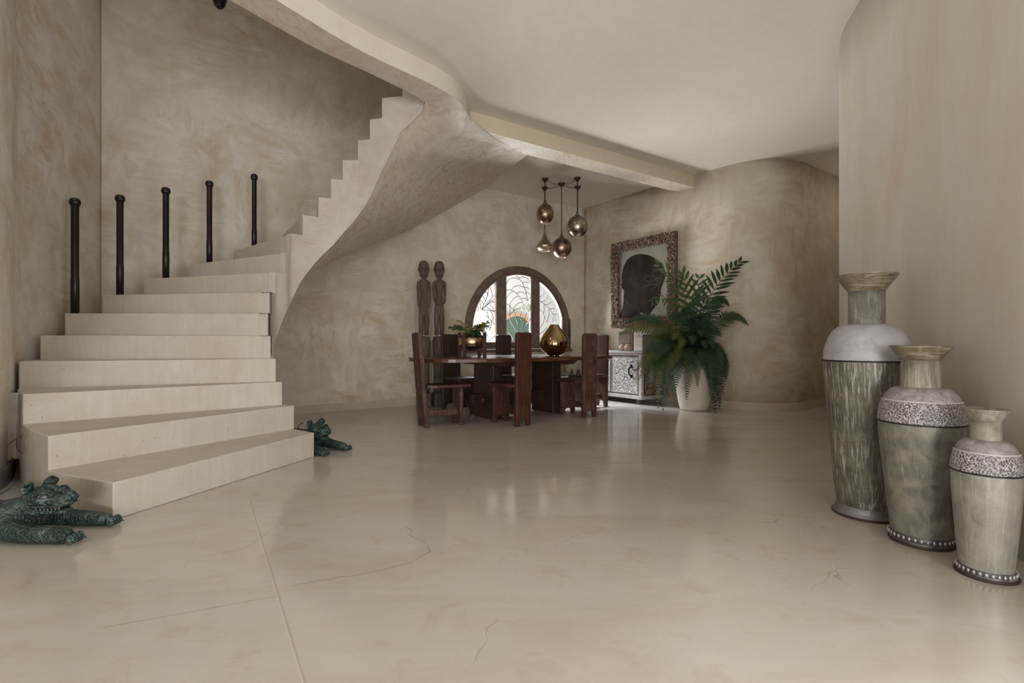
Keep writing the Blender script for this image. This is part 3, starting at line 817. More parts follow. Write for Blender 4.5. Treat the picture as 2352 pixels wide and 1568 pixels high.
# ================================================================ CHAIRS
def arched(wd, h, foot, fw, rtop=0, n=8):
    hw = wd / 2
    p = [(-hw, 0), (-hw + fw, 0), (-hw + fw + .008, foot * .45)]
    for k in range(1, n):
        a = pi - pi * k / n
        p.append(((hw - fw - .008) * cos(a), foot * .45 + foot * .55 * sin(a) ** .6))
    p += [(hw - fw - .008, foot * .45), (hw - fw, 0), (hw, 0)]
    if rtop:
        for k in range(5):
            a = pi / 2 * k / 4; p.append((hw - rtop + rtop * cos(a), h - rtop + rtop * sin(a)))
        for k in range(5):
            a = pi / 2 + pi / 2 * k / 4; p.append((-hw + rtop + rtop * cos(a), h - rtop + rtop * sin(a)))
    else: p += [(hw, h), (-hw, h)]
    return p
def make_chair(name, label, loc, rz, mat, pw=.225, tilt=3.6, seat_mat=None, seat_w=.34):
    t = thing(name, label, 'chair', (loc[0], loc[1], 0), rz, 'plank-back dining chairs')
    bm = bmesh.new(); prism(bm, arched(pw, 1.052, .085, .048, .035), -.024, .024)
    bk = bmo('back_plank', bm, mat, t, bev=.008); bk.rotation_euler = (R(-tilt), 0, R(90))
    bm = bmesh.new()
    o_ = [(.0, -pw / 2 + .0), (.03, -seat_w * .36), (.10, -seat_w * .44), (.50, -seat_w / 2), (.515, -seat_w / 2 + .02), (.52, 0), (.515, seat_w / 2 - .02), (.50, seat_w / 2), (.10, seat_w * .44), (.03, seat_w * .36), (.0, pw / 2)]
    slab_poly(bm, o_, .432, .468)
    bmo('seat', bm, seat_mat or M['wood_red'], t, bev=.007)
    bm = bmesh.new(); prism(bm, arched(.235, .432, .075, .05), -.02, .02)
    fl = bmo('front_board', bm, mat, t, bev=.006); fl.location = (.41, 0, 0); fl.rotation_euler = (0, 0, R(90))
    boxo('stretcher', (.21, 0, .145), (.46, .035, .065), mat, t, .005)
    return t
make_chair('dining_chair', 'worn plank-back chair with seat turned right at the near left end of the table', (-.985, 5.715), R(29), M['wood_worn'], .235, 4.5)
make_chair('dining_chair', 'smooth red-brown plank-back chair in the middle of the near side of the table', (.118, 5.76), R(128), M['wood_red'], .215, 1.0)
make_chair('dining_chair', 'scuffed plank-back chair on the near side of the table, right of the middle one', (.963, 6.42), R(124), M['wood_worn'], .225, 1.0)
make_chair('dining_chair', 'dark plank-back chair across the table behind the bowl planter', (-.85, 7.18), R(-55), M['wood_dark'], .29, 1.5, M['wood_dark'])
make_chair('dining_chair', 'dark plank-back chair across the table in front of the arched window', (-.115, 7.72), R(-58), M['wood_dark'], .255, 1.5, M['wood_dark'])
make_chair('dining_chair', 'plank-back chair at the right end of the table, mostly hidden behind another chair', (1.325, 7.59), R(215), M['wood_red'], .225, 1.5)

# ================================================================ ON THE TABLE
def tbl(px, Y): return ((px - 1176) / 1176 * Y, Y, .757)
# bowl planter in a wooden stand
brass_dark = plain('bronzed_metal', (.10, .072, .05), .38, .7, 10, .05)
brass = plain('polished_brass', (.46, .31, .16), .22, 1.0, 6, .02, .06)
x, y, z = tbl(1084, 6.55)
pl = thing('bowl_planter', 'bronze bowl planter in a four-legged wooden stand with flowering sprigs', 'planter', (x, y, z), R(18))
latheo('bowl', [(0, .075), (.055, .078), (.11, .10), (.165, .135), (.17, .14), (.17, .24), (.165, .247), (.13, .275), (.095, .30), (.09, .318), (.082, .318), (.08, .29), (0, .285)], brass_dark, pl, 12, smooth=False)
latheo('brass_band', [(.1705, .145), (.1735, .15), (.1735, .232), (.1705, .237)], brass, pl, 24)
stand_wood = wood('stand_timber', (.075, .033, .026), (.115, .055, .042), rough=.5)
for k in range(4):
    a = pi / 4 + k * pi / 2
    boxo('stand_leg', (.187 * cos(a), .187 * sin(a), .155), (.036, .036, .31), stand_wood, pl, .003, Matrix.Rotation(a, 4, 'Z'))
for k in range(2):
    boxo('stand_rail', (0, 0, .088), (.36, .03, .036), stand_wood, pl, .003, Matrix.Rotation(pi / 4 + k * pi / 2, 4, 'Z'))
M['leaf_dark'] = leafmat('dark_leaf', (.014, .04, .014), (.028, .07, .022))
M['leaf_palm'] = leafmat('palm_leaf', (.022, .048, .018), (.055, .09, .028))
M['leaf_fern'] = leafmat('fern_leaf', (.018, .042, .012), (.042, .078, .024))
M['leaf_fern_d'] = leafmat('fern_leaf_deep', (.011, .033, .013), (.022, .058, .021))
M['leaf_fern_y'] = leafmat('fern_leaf_olive', (.05, .07, .018), (.10, .115, .036))
M['sprig'] = leafmat('olive_blossom', (.20, .19, .05), (.40, .36, .12))
M['stem'] = plain('leaf_stem', (.045, .05, .018), .6)
rnd = random.Random(3)
def leaf(bm, p, d, nrm, L, W, fold=.15, droop=.15):
    d = d.normalized(); s_ = d.cross(nrm).normalized(); n_ = s_.cross(d)
    prof = [(0, .08), (.25, .8), (.5, 1), (.75, .7), (1, .02)]
    rows = []
    for t, wv in prof:
        c = p + d * (L * t) - Vector((0, 0, 1)) * (droop * L * t * t)
        rows.append([bm.verts.new(c - s_ * W * wv * .5 + n_ * fold * W * wv * .5), bm.verts.new(c), bm.verts.new(c + s_ * W * wv * .5 + n_ * fold * W * wv * .5)])
    for a, b in zip(rows, rows[1:]):
        bm.faces.new((a[0], a[1], b[1], b[0])); bm.faces.new((a[1], a[2], b[2], b[1]))
for k in range(15):   # flowering sprigs
    a = 2 * pi * k / 15 + rnd.uniform(-.2, .2); el = rnd.uniform(.15, .95); L = rnd.uniform(.16, .27)
    d = Vector((cos(a) * cos(el), sin(a) * cos(el), sin(el)))
    p0 = Vector((.04 * cos(a), .04 * sin(a), .30)); path = [p0 + d * L * t + Vector((0, 0, .05 * sin(pi * t) - .03 * t)) for t in (0, .3, .6, .85, 1)]
    bm = bmesh.new(); tube(bm, path, .0022, 4)
    sp = bmo('sprig', bm, M['stem'], pl)
    bm = bmesh.new()
    for q in range(60):
        t = rnd.uniform(.3, 1.02); i = min(int(t * 4), 3); c = path[0].lerp(path[-1], t) + Vector((0, 0, .03 * sin(pi * min(t, 1))))
        dd = Vector((rnd.uniform(-1, 1), rnd.uniform(-1, 1), rnd.uniform(-.6, 1))).normalized()
        leaf(bm, c + dd * .006, (dd + d * .5), Vector((rnd.uniform(-1, 1), rnd.uniform(-1, 1), 1)), rnd.uniform(.026, .052), rnd.uniform(.009, .016))
    fo = bmo('blossom', bm, M['sprig'] if k % 4 else M['leaf_dark'], sp); fo['kind'] = 'stuff'
for a, el, L, W in ((-1.75, -.35, .15, .085), (-1.25, -.42, .15, .08), (-.5, -.3, .17, .05), (-.15, -.5, .19, .045), (.3, .1, .16, .05), (2.3, .1, .14, .05), (-2.6, .2, .13, .05)):
    bm = bmesh.new(); d = Vector((cos(a) * cos(el), sin(a) * cos(el), sin(el)))
    leaf(bm, Vector((.075 * cos(a), .075 * sin(a), .345)), d, Vector((0, 0, 1)), L, W, .12, .35); bmo('leaf', bm, M['leaf_dark'], pl, smooth=True)
# brass teardrop vase
x, y, z = tbl(1273, 6.86)
gold = plain('gold_mirror_glaze', (.40, .275, .15), .09, 1.0, 3, .02, .10)
bv = thing('teardrop_vase', 'polished gold teardrop vase at the right of the dining table', 'vase', (x, y, z))
latheo('body', [(0, .012), (.085, .012), (.10, .018), (.15, .055), (.19, .11), (.201, .165), (.19, .22), (.16, .275), (.12, .33), (.085, .375), (.062, .405), (.056, .42), (.05, .42), (.055, .39), (.10, .30), (0, .28)], gold, bv, 48)
latheo('foot_ring', [(0, 0), (.062, 0), (.066, .006), (.062, .014), (0, .014)], brass, bv, 32)

# ================================================================ PENDANT LAMPS
def shade_mat(name, a, b, sc):
    g = G(name); v = g.coord(); n = g.noise(v, 30, 3); vo = g.voro(v, sc, 'F1')
    g.color(g.mix(g.ramp(vo, [(.12, 1.0), (.22, 0.0)]), g.ramp(n, [(.3, a), (.7, b)]), tuple(x * .25 for x in a)))
    g.metal(1.0); g.rough(g.ramp(n, [(.3, .16), (.7, .3)])); g.bump(vo, .35, .004)
    return g.m
sil = shade_mat('pierced_silver_bronze', (.30, .25, .20), (.42, .36, .29), 60)
brz = shade_mat('pierced_bronze', (.26, .18, .12), (.36, .27, .18), 90)
cop = shade_mat('mottled_copper', (.25, .17, .14), (.34, .25, .2), 110)
gld = shade_mat('brushed_gold_silver', (.42, .36, .26), (.50, .44, .34), 200)
canopy_m = plain('bronze_canopy', (.09, .07, .055), .3, .9)
cord_m = plain('brown_flex', (.03, .02, .015), .6)
lin = plain('lip_pink_reflection', (.62, .45, .36), .4)  # rim colour paints in the pinkish reflection under the shade
def pendant(px, Y, zc, rx, rz, mat, label, kind='globe', cords=()):
    x = (px - 1176) / 1176 * Y
    t = thing('pendant_lamp', label, 'lamp', (x, Y, 0), 0, 'cluster of pierced metal pendant lamps')
    latheo('canopy', [(0, CEIL), (.050, CEIL), (.054, CEIL - .008), (.048, CEIL - .022), (.022, CEIL - .05), (.012, CEIL - .062), (0, CEIL - .064)], canopy_m, t, 20)
    if kind == 'globe':
        th = [a * pi / 22 for a in range(2, 20)]
        prof = [(0, zc + rz + .055), (.016, zc + rz + .055), (.020, zc + rz + .03), (.036, zc + rz + .012), (.04, zc + rz - .004)]
        prof += [(rx * sin(a), zc + rz * cos(a)) for a in th]
        latheo('shade', prof, mat, t, 40)
        zl = zc + rz * cos(th[-1]); rl = rx * sin(th[-1])
        latheo('lip', [(rl, zl + .004), (rl + .003, zl), (rl - .001, zl - .004), (rl - .006, zl), (rl - .004, zl + .03)], lin, t, 32)
        ztop = zc + rz + .05
    else:
        prof = [(0, zc + .33), (.010, zc + .33), (.014, zc + .25), (.024, zc + .18), (.05, zc + .11), (.09, zc + .055), (.124, zc + .02), (rx, zc - .01), (.128, zc - .04), (.105, zc - .068), (.085, zc - .08)]
        latheo('shade', prof, mat, t, 40)
        latheo('lip', [(.085, zc - .076), (.088, zc - .08), (.085, zc - .085), (.079, zc - .08), (.08, zc - .05)], lin, t, 32)
        ztop = zc + .32
    latheo('bulb', [(0, zc - .045), (.02, zc - .04), (.03, zc - .015), (.022, zc + .015), (.012, zc + .04), (0, zc + .04)], plain('frosted_bulb', (.75, .72, .66), .3), t, 16)
    tubeo('cord', [(0, 0, CEIL - .05), (0, 0, ztop)], .0065, cord_m, t)
    for (qx, qY) in cords:
        X2 = (qx - 1176) / 1176 * qY; d = Vector((X2 - x, qY - Y, 0)); pts = []
        for k in range(9):
            s = k / 8; u = Vector((0, 0, CEIL - .012)) + d * s; u.z -= .035 * sin(pi * s) ; pts.append(u)
        tubeo('link_cord', pts, .004, cord_m, t, 6)
    return t
pendant(1252, 7.86, 2.905, .134, .155, brz, 'egg-shaped pierced bronze pendant lamp, upper left of the hanging cluster')
pendant(1326, 7.82, 2.70, .16, .17, sil, 'large round dark silver pendant lamp, right of the hanging cluster')
pendant(1290, 8.08, 2.425, .158, .162, cop, 'round mottled copper pendant lamp hanging lowest in the middle of the cluster', cords=((1252, 7.86), (1326, 7.82), (1251, 8.30), (1327, 8.26)))
pendant(1251, 8.30, 2.50, .138, .1, gld, 'funnel-necked golden pendant lamp under the egg-shaped one', 'drop')
pendant(1327, 8.26, 2.80, .09, .10, sil, 'small round pendant lamp directly behind the large dark silver one')

# ================================================================ CARVED FIGURES
def statue(x, y, H, label, rz, arms):
    t = thing('carved_figure', label, 'statue', (x, y, 0), rz, 'tall carved timber figures by the window wall')
    boxo('base', (0, 0, .10), (.19, .19, .20), M['wood_grey'], t, .015)
    latheo('trunk', [(0, .19), (.075, .19), (.082, .3), (.078, .5), (.086, .7), (.092, .84), (.10, .93), (.098, .965), (.085, .99), (.092, 1.02), (0, 1.03)], M['wood_grey'], t, 18, wob=.10)
    h = H - 2.12
    V = []; E = []
    def chain(pts, start=None):
        last = start
        for p in pts:
            V.append(p); i = len(V) - 1
            if last is not None: E.append((last, i))
            last = i
        return last
    hip = chain([(0, 0, 1.42 + h, .072, .055)])
    chain([(0, 0, 1.50 + h, .062, .05), (0, 0, 1.60 + h, .052, .045), (0, 0, 1.70 + h, .060, .048), (0, -.005, 1.79 + h, .062, .05), (0, 0, 1.845 + h, .032, .032), (0, 0, 1.88 + h, .03, .03)], hip)
    for s in (-1, 1):
        chain([(s * .038, 0, 1.34 + h, .037, .042), (s * .040, -.005, 1.22, .034, .040), (s * .040, -.008, 1.12, .030, .034), (s * .040, -.004, 1.035, .035, .04)], hip)
        sh = 4
        chain([(s * .082, 0, 1.80 + h, .024, .026), (s * .084, -.002, 1.70 + h, .019, .022), (s * .082, -.004, 1.59 + h, .019, .02)] + ([(s * .066, -.045, 1.50 + h, .017, .018), (s * .02, -.062, 1.47 + h, .016, .014)] if arms else [(s * .080, -.008, 1.49 + h, .018, .018), (s * .072, -.02, 1.43 + h, .016, .016)]), sh)
    skin('body', V, E, M['wood_grey'], t, 2, 0)
    bm = bmesh.new()
    z = 1.985 + h
    prof = [(0, -.125), (.03, -.122), (.052, -.10), (.066, -.05), (.073, 0), (.074, .05), (.066, .095), (.04, .125), (0, .135)]
    lathe(bm, prof, 20)
    for v in bm.verts:
        if v.co.y < 0: v.co.y *= .95 if v.co.z > .02 else .80
        v.co.y *= .95; v.co.z += z
        if v.co.y < -.03 and abs(v.co.z - z) < .035 and abs(v.co.x) > .012: v.co.y += .012
    hd = bmo('head', bm, M['wood_grey'], t, smooth=True)
    bm = bmesh.new()
    a = [bm.verts.new(p) for p in ((0, -.066, z + .045), (-.018, -.066, z - .028), (.018, -.066, z - .028), (0, -.094, z - .026), (0, -.05, z - .045))]
    for f in ((0, 1, 3), (0, 3, 2), (1, 4, 3), (3, 4, 2), (0, 2, 4, 1)): bm.faces.new([a[i] for i in f])
    bmo('nose', bm, M['wood_grey'], hd, bev=.003)
    for s in (-1, 1):
        boxo('brow', (s * .032, -.063, z + .045), (.05, .018, .014), M['wood_grey'], hd, .004, Matrix.Rotation(s * -.12, 4, 'Y') @ Matrix.Rotation(s * .25, 4, 'Z'))
        bm = bmesh.new(); bmesh.ops.create_uvsphere(bm, u_segments=10, v_segments=6, radius=1, matrix=Matrix.Translation((s * .030, -.056, z + .012)) @ Matrix.Diagonal((.014, .008, .009, 1))); bmo('eye', bm, M['wood_dark'], hd, smooth=True)
        bm = bmesh.new(); bmesh.ops.create_uvsphere(bm, u_segments=8, v_segments=6, radius=1, matrix=Matrix.Translation((s * .074, .006, z + .0)) @ Matrix.Diagonal((.01, .016, .03, 1))); bmo('ear', bm, M['wood_grey'], hd, smooth=True)
    boxo('mouth', (0, -.056, z - .074), (.042, .016, .018), M['wood_grey'], hd, .005)
    return t
statue(-1.285, 7.46, 2.13, 'slimmer carved timber figure with arms at its sides, left of the pair', R(20), False)
statue(-1.07, 7.53, 2.135, 'broader carved timber figure with hands folded on its belly, right of the pair', R(24), True)

# ================================================================ CABINET ON THE PICTURE WALL
def carved_mat(name, hi, lo):
    g = G(name); at_ = g.n.new('ShaderNodeAttribute'); at_.attribute_name = 'relief'
    n = g.noise(g.coord(), 45, 4, .6)
    f = g.math('ADD', at_.outputs['Fac'], g.math('MULTIPLY', g.math('SUBTRACT', n, .5), .35))
    g.color(g.ramp(f, [(.30, lo), (.58, hi)])); g.rough(.65); g.bump(n, .2, .003)
    return g.m
white_carved = carved_mat('limewashed_carving', (.50, .49, .485), (.17, .165, .168))
brown_carved = carved_mat('brown_carving', (.21, .15, .10), (.035, .022, .014))
lime = wood('limewashed_timber', (.34, .31, .29), (.50, .47, .45), (.17, .13, .11), rough=.6, grain=(3, 3, 18), wornpos=(.6, .72))
brownw = wood('cabinet_brown', (.085, .052, .032), (.16, .105, .07), (.3, .25, .2), rough=.6, wornpos=(.6, .72))
def carved_panel(name, w_, h_, nx, nz, mat, parent, depth, seed, fx=10, thick=.01):
    """relief panel in local x,z facing -y"""
    vs = []; fs = []; rel = []
    for k in range(nz + 1):
        for i in range(nx + 1):
            x = -w_ / 2 + w_ * i / nx; z = h_ * k / nz
            q = Vector((x * fx + seed, z * fx, seed * 1.7))
            d = noise.noise_vector(q * .9) * .9
            q2 = q + d
            r = abs(sin(6.5 * (noise.noise(q2) + .45 * noise.noise(q2 * 2.1 + Vector((3, 1, 2)))) + 2.0 * hypot((q2.x * .6) % 1 - .5, (q2.z if False else q2.y * .6) % 1 - .5)))
            edge = min(i, nx - i, k, nz - k)
            r = r if edge > 1 else .8
            vs.append((x, -thick - depth * r, z)); rel.append(r)
    n = nx + 1
    for k in range(nz):
        for i in range(nx): a = k * n + i; fs.append((a, a + 1, a + n + 1, a + n))
    o = mesh(name, vs, fs, mat, parent, smooth=True)
    at_ = o.data.attributes.new('relief', 'FLOAT', 'POINT')
    for i, r in enumerate(rel): at_.data[i].value = r
    return o
cc = Vector((1.936, 7.64)) - dB * .62 - nB * .30
cab = thing('carved_cabinet', 'low limewashed cabinet with carved doors and dark iron pull, beside the potted fern', 'cabinet', (cc.x, cc.y, 0), TB)
CW, CD, CZ0, CZ1 = 1.24, .60, .075, .80
boxo('body', (0, .01, (CZ0 + CZ1 - .03) / 2), (CW - .05, CD - .05, CZ1 - CZ0 - .04), brownw, cab, .004)
boxo('top', (0, 0, CZ1 - .018), (CW + .02, CD + .02, .034), lime, cab, .005)
boxo('moulding', (0, 0, CZ1 - .05), (CW, CD, .03), lime, cab, .006)
boxo('plinth', (0, 0, CZ0 + .03), (CW + .01, CD + .01, .055), lime, cab, .008)
for sx in (-1, 1):
    boxo('corner_post', (sx * (CW / 2 - .03), -CD / 2 + .025, (CZ0 + CZ1) / 2), (.055, .055, CZ1 - CZ0 - .08), lime, cab, .006)
    boxo('corner_post', (sx * (CW / 2 - .03), CD / 2 - .03, (CZ0 + CZ1) / 2), (.055, .055, CZ1 - CZ0 - .08), brownw, cab, .006)
for i, sx in enumerate((-1, 1)):
    fr = boxo('door', (sx * .282, -CD / 2 + .03, (CZ0 + CZ1) / 2 - .003), (.555, .02, .585), lime, cab, .004)
    p = carved_panel('carved_panel', .505, .54, 110, 116, white_carved, fr, .011, 3 + 4 * i, 15)
    p.location = (sx * .282, -CD / 2 + .02, (CZ0 + CZ1) / 2 - .273)
    bm = bmesh.new(); hx = sx * .282 + .135 * (1 if sx > 0 else -1)
    tube(bm, cat([(hx, -CD / 2 - .004, .57), (hx, -CD / 2 - .04, .545), (hx - .01, -CD / 2 - .05, .49), (hx, -CD / 2 - .035, .44), (hx, -CD / 2 - .004, .42)], 4), .012, 8)
    box(bm, (hx, -CD / 2 + .002, .575), (.04, .016, .05)); box(bm, (hx, -CD / 2 + .002, .42), (.04, .016, .05))
    bmo('pull', bm, M['black'], fr, smooth=False)
sp = carved_panel('side_panel', .46, .56, 70, 80, brown_carved, cab, .02, 11, 9); sp.rotation_euler = (0, 0, R(90)); sp.location = (CW / 2 - .028, 0, CZ0 + .075)
sp2 = boxo('side_rail', (CW / 2 - .012, 0, CZ0 + .055), (.03, CD - .1, .05), brownw, cab, .004)
for sx in (-1, 1):
    for sy in (-1, 1):
        o = latheo('foot', [(0, 0), (.03, 0), (.042, .02), (.044, .045), (.032, .07), (.03, .09), (0, .09)], brownw, cab, 14); o.location = (sx * (CW / 2 - .12), sy * (CD / 2 - .07), 0)
def on_cab(lx, ly): return (cc.x + dB.x * lx - nB.x * ly, cc.y + dB.y * lx - nB.y * ly, CZ1 - .001)
# pieces on the cabinet
sl = plain('grey_brown_slate', (.17, .14, .11), .7, 0, 18, .4)
plq = thing('stone_plaque', 'small grey-brown square plaque standing on the cabinet behind the clay pots', 'plaque', on_cab(.02, .02), TB)
bm = bmesh.new(); box(bm, (0, 0, .155), (.30, .03, .31)); bmo('slab', bm, sl, plq, bev=.004)
boxo('rim', (0, -.017, .155), (.22, .008, .23), plain('plaque_relief', (.20, .165, .125), .75, 0, 30, .8), plq, .003)
clay = plain('pink_clay', (.42, .30, .235), .6, 0, 8, .1)
def claypot(lx, ly, label, s):
    o = thing('clay_pot', label, 'pot', on_cab(lx, ly), 0, 'small clay pots on the carved cabinet')
    latheo('body', [(0, 0), (.032 * s, 0), (.05 * s, .012), (.062 * s, .045), (.058 * s, .075), (.034 * s, .098), (.026 * s, .108), (.030 * s, .122), (.024 * s, .118), (.02 * s, .10), (0, .09)], clay, o, 24)
    bm = bmesh.new()
    for k in range(9):
        a = 2 * pi * k / 9; bmesh.ops.create_icosphere(bm, subdivisions=1, radius=.0085, matrix=Matrix.Translation((.031 * s * cos(a), .031 * s * sin(a), .122)))
    bmo('beaded_rim', bm, plain('dark_clay', (.25, .165, .13), .7), o, smooth=True)
claypot(.12, -.17, 'left round clay pot with a narrow neck on the cabinet', 1.0)
claypot(.258, -.19, 'right round clay pot with a beaded rim on the cabinet', 1.06)
fb = thing('small_framed_picture', 'small dark framed picture standing on the cabinet, half hidden by fern fronds', 'picture', on_cab(.41, .10), TB)
boxo('frame', (0, 0, .13), (.22, .025, .26), plain('dusty_dark_frame', (.085, .07, .075), .6), fb, .004)
boxo('panel', (0, -.013, .185), (.15, .006, .09), plain('grey_panel', (.14, .115, .12), .7), fb, .002)
boxo('panel', (0, -.013, .075), (.15, .006, .09), plain('grey_panel_low', (.12, .10, .105), .7), fb, .002)

# ================================================================ PAINTING WITH A BARK-CRUSTED FRAME
PW, PH, PZ0 = 1.34, 1.47, 1.18; FWD = .155
pc = K1 + dB * 1.437 + nB * .035
pt = thing('framed_painting', 'large painting of a dark head in profile inside a rough bark-crusted frame', 'painting', (pc.x, pc.y, 0), TB)
canvas_bg = plain('grey_green_canvas', (.22, .215, .18), .9, 0, 5, .05, .10)
boxo('canvas', (0, .0, PZ0 + PH / 2), (PW - .2, .02, PH - .2), canvas_bg, pt, 0)
IW, IH = PW - 2 * FWD, PH - 2 * FWD
def P2(cx, cy):
    u = (cx - 190) / 650; top = 385 - 100 * u; bot = 1385 - 15 * u; v = (cy - top) / (bot - top)
    uu = u * (1 + .09 * (u - 1))     # undo the slight foreshortening
    return (-IW / 2 + IW * uu, PZ0 + FWD + IH * (1 - v))
sil_pts = [(195, 1383), (200, 1305), (248, 1215), (262, 1120), (260, 1040), (270, 965), (236, 920), (224, 868), (238, 840), (231, 765), (240, 680), (265, 592), (312, 510), (370, 460), (440, 433), (510, 427), (580, 441), (650, 475), (710, 528), (760, 595), (795, 668), (806, 735),
           (800, 810), (782, 870), (762, 930), (752, 985), (757, 1030), (745, 1075), (728, 1115), (716, 1140), (694, 1150), (700, 1162), (718, 1176), (712, 1192), (682, 1206), (688, 1226), (660, 1250), (638, 1296), (624, 1328), (592, 1333), (548, 1307), (500, 1290), (496, 1383)]
bm = bmesh.new(); prism(bm, [P2(*p) for p in sil_pts], -.0135, -.010)
dk = G('painted_head'); f = dk.noise(dk.coord(), 3, 4); s_ = dk.n.new('ShaderNodeSeparateXYZ'); dk.lk(dk.tc.outputs['Object'], s_.inputs[0])
dk.color(dk.mix(dk.ramp(f, [(.4, 0.0), (.7, 1.0)]), (.014, .011, .010), (.034, .030, .025))); dk.rough(.9); dk.spec(.12)
bmo('painted_head', bm, dk.m, pt)
line_m = plain('ochre_line', (.16, .125, .085), .6)
def pline(name, pts, wd):
    bm = bmesh.new(); tube(bm, [(x, -.0145, z) for x, z in pts], wd, 5); return bmo(name, bm, line_m, pt, smooth=True)
for cx, cy, r in ((600, 795, 42), (716, 735, 68), (716, 735, 52)):
    pline('painted_ring', [P2(cx + r * cos(a), cy + r * sin(a)) for a in [2 * pi * k / 24 for k in range(25)]], .0022)
for ln in ([(540, 930), (640, 850), (760, 770)], [(560, 1000), (600, 900), (740, 890)], [(620, 1000), (690, 930), (770, 800)], [(340, 840), (355, 815), (380, 808)], [(640, 1190), (700, 1182)], [(545, 1040), (545, 930), (560, 850)], [(285, 1080), (300, 1130), (340, 1160)]):
    pline('painted_line', [(p.x, p.y) for p in cat([(*P2(*q), 0) for q in ln], 5)], .002)
bark = G('bark_crust'); at_ = bark.n.new('ShaderNodeNewGeometry') if False else None
nb = bark.noise(bark.coord(), 26, 4, .7)
bark.color(bark.ramp(nb, [(.34, (.075, .042, .033)), (.5, (.24, .165, .125)), (.66, (.50, .39, .31))])); bark.rough(.8); bark.bump(nb, .6, .01)
frame_wood = wood('frame_backing', (.07, .04, .03), (.15, .09, .068))
r2 = random.Random(11)
def frame_side(x0, x1, z0, z1):
    fr = boxo('frame_side', ((x0 + x1) / 2, -.01, (z0 + z1) / 2), (x1 - x0, .06, z1 - z0), frame_wood, pt, .004)
    bm = bmesh.new(); A = (x1 - x0) * (z1 - z0)
    for k in range(int(A * 4300)):
        c = Vector((r2.uniform(x0 + .005, x1 - .005), -.04 - r2.uniform(0, .022), r2.uniform(z0 + .005, z1 - .005)))
        if k % 5 == 0:   # shaggy rim
            if x1 - x0 > z1 - z0: c.z = (z0 if r2.random() < .5 else z1) + r2.uniform(-.012, .012)
            else: c.x = (x0 if r2.random() < .5 else x1) + r2.uniform(-.012, .012)
            c.y = -.03
        e = Matrix.Rotation(r2.uniform(0, 6.3), 4, 'Y') @ Matrix.Rotation(r2.uniform(-.9, .9), 4, 'X') @ Matrix.Rotation(r2.uniform(-.9, .9), 4, 'Z')
        L = r2.uniform(.018, .042); W = L * r2.uniform(.4, .8)
        vs_ = [bm.verts.new(c + e @ Vector(p)) for p in ((-L / 2, 0, 0), (0, -.012, -W / 2), (L / 2, 0, 0), (0, -.004, W / 2), (0, .012, 0))]
        for f_ in ((0, 1, 3), (1, 2, 3), (0, 4, 1), (1, 4, 2), (2, 4, 3), (3, 4, 0)): bm.faces.new([vs_[i] for i in f_])
    cr = bmo('bark_flakes', bm, bark.m, fr); cr['kind'] = 'stuff'
X0, X1, Z0, Z1 = -PW / 2, PW / 2, PZ0, PZ0 + PH
frame_side(X0, X0 + FWD, Z0, Z1); frame_side(X1 - FWD, X1, Z0, Z1)
frame_side(X0 + FWD, X1 - FWD, Z1 - FWD, Z1); frame_side(X0 + FWD, X1 - FWD, Z0, Z0 + FWD)

# ================================================================ LOW SIDE TABLE UNDER THE WINDOW CORNER
sx_, sy_ = .98, 8.95
sd = thing('side_table', 'low white-topped side table on thin metal legs in the far corner', 'table', (sx_, sy_, 0), TA)
boxo('top', (0, 0, .352), (.62, .36, .022), plain('pale_stone_top', (.50, .49, .47), .3), sd, .004)
for a in (-1, 1):
    for b in (-1, 1): boxo('leg', (a * .285, b * .155, .17), (.018, .018, .342), plain('brown_metal', (.10, .06, .04), .5, .4), sd, .002)
boxo('rail', (0, -.155, .06), (.56, .012, .014), plain('brown_metal_rail', (.10, .06, .04), .5, .4), sd, .002)
def sdp(lx, ly): return (sx_ + dA.x * lx - .5748 * ly, sy_ + dA.y * lx + .8182 * ly, .3635)
hat = thing('woven_hat', 'old brown domed hat propped on a wire stand on the low side table', 'hat', (*sdp(-.20, 0)[:2], .3685), R(10))
hm = plain('brown_felt', (.17, .12, .08), .85, 0, 30, .5, .25)
o = latheo('crown', [(.20, .0), (.198, .006), (.125, .02), (.118, .05), (.105, .12), (.075, .17), (.03, .193), (0, .195)], hm, hat, 28); o.location = (0, 0, .055); o.rotation_euler = (0, R(6), 0)
bm = bmesh.new()
for s in (-1, 1): tube(bm, cat([(s * .09, -.06, 0), (s * .06, -.06, .05), (0, -.06, .03), (s * -.03, -.06, .005)], 4), .004, 6)
tube(bm, [(-.09, -.06, .002), (-.09, .06, .002)], .004, 6); tube(bm, [(.09, -.06, .002), (.09, .06, .002)], .004, 6); tube(bm, [(-.09, .06, .0), (0, .05, .06), (.09, .06, 0)], .004, 6)
bmo('wire_stand', bm, M['black'], hat, smooth=True)
bell_m = plain('tarnished_bell_metal', (.10, .085, .06), .4, .8, 20, .1)
def bell(lx, label):
    b = thing('hand_bell', label, 'bell', sdp(lx, -.02), 0, 'small tarnished bells on the side table')
    latheo('body', [(.040, 0), (.042, .003), (.036, .016), (.027, .045), (.023, .068), (.026, .073), (.026, .08), (.01, .084), (0, .085)], bell_m, b, 20)
    tubeo('handle', [(.017 * cos(a), 0, .098 + .036 * sin(a)) for a in [-.6 + (pi + 1.2) * k / 12 for k in range(13)]], .003, bell_m, b, 6)
bell(.07, 'small tarnished bell nearer the hat on the side table')
bell(.22, 'small tarnished bell at the right end of the side table')

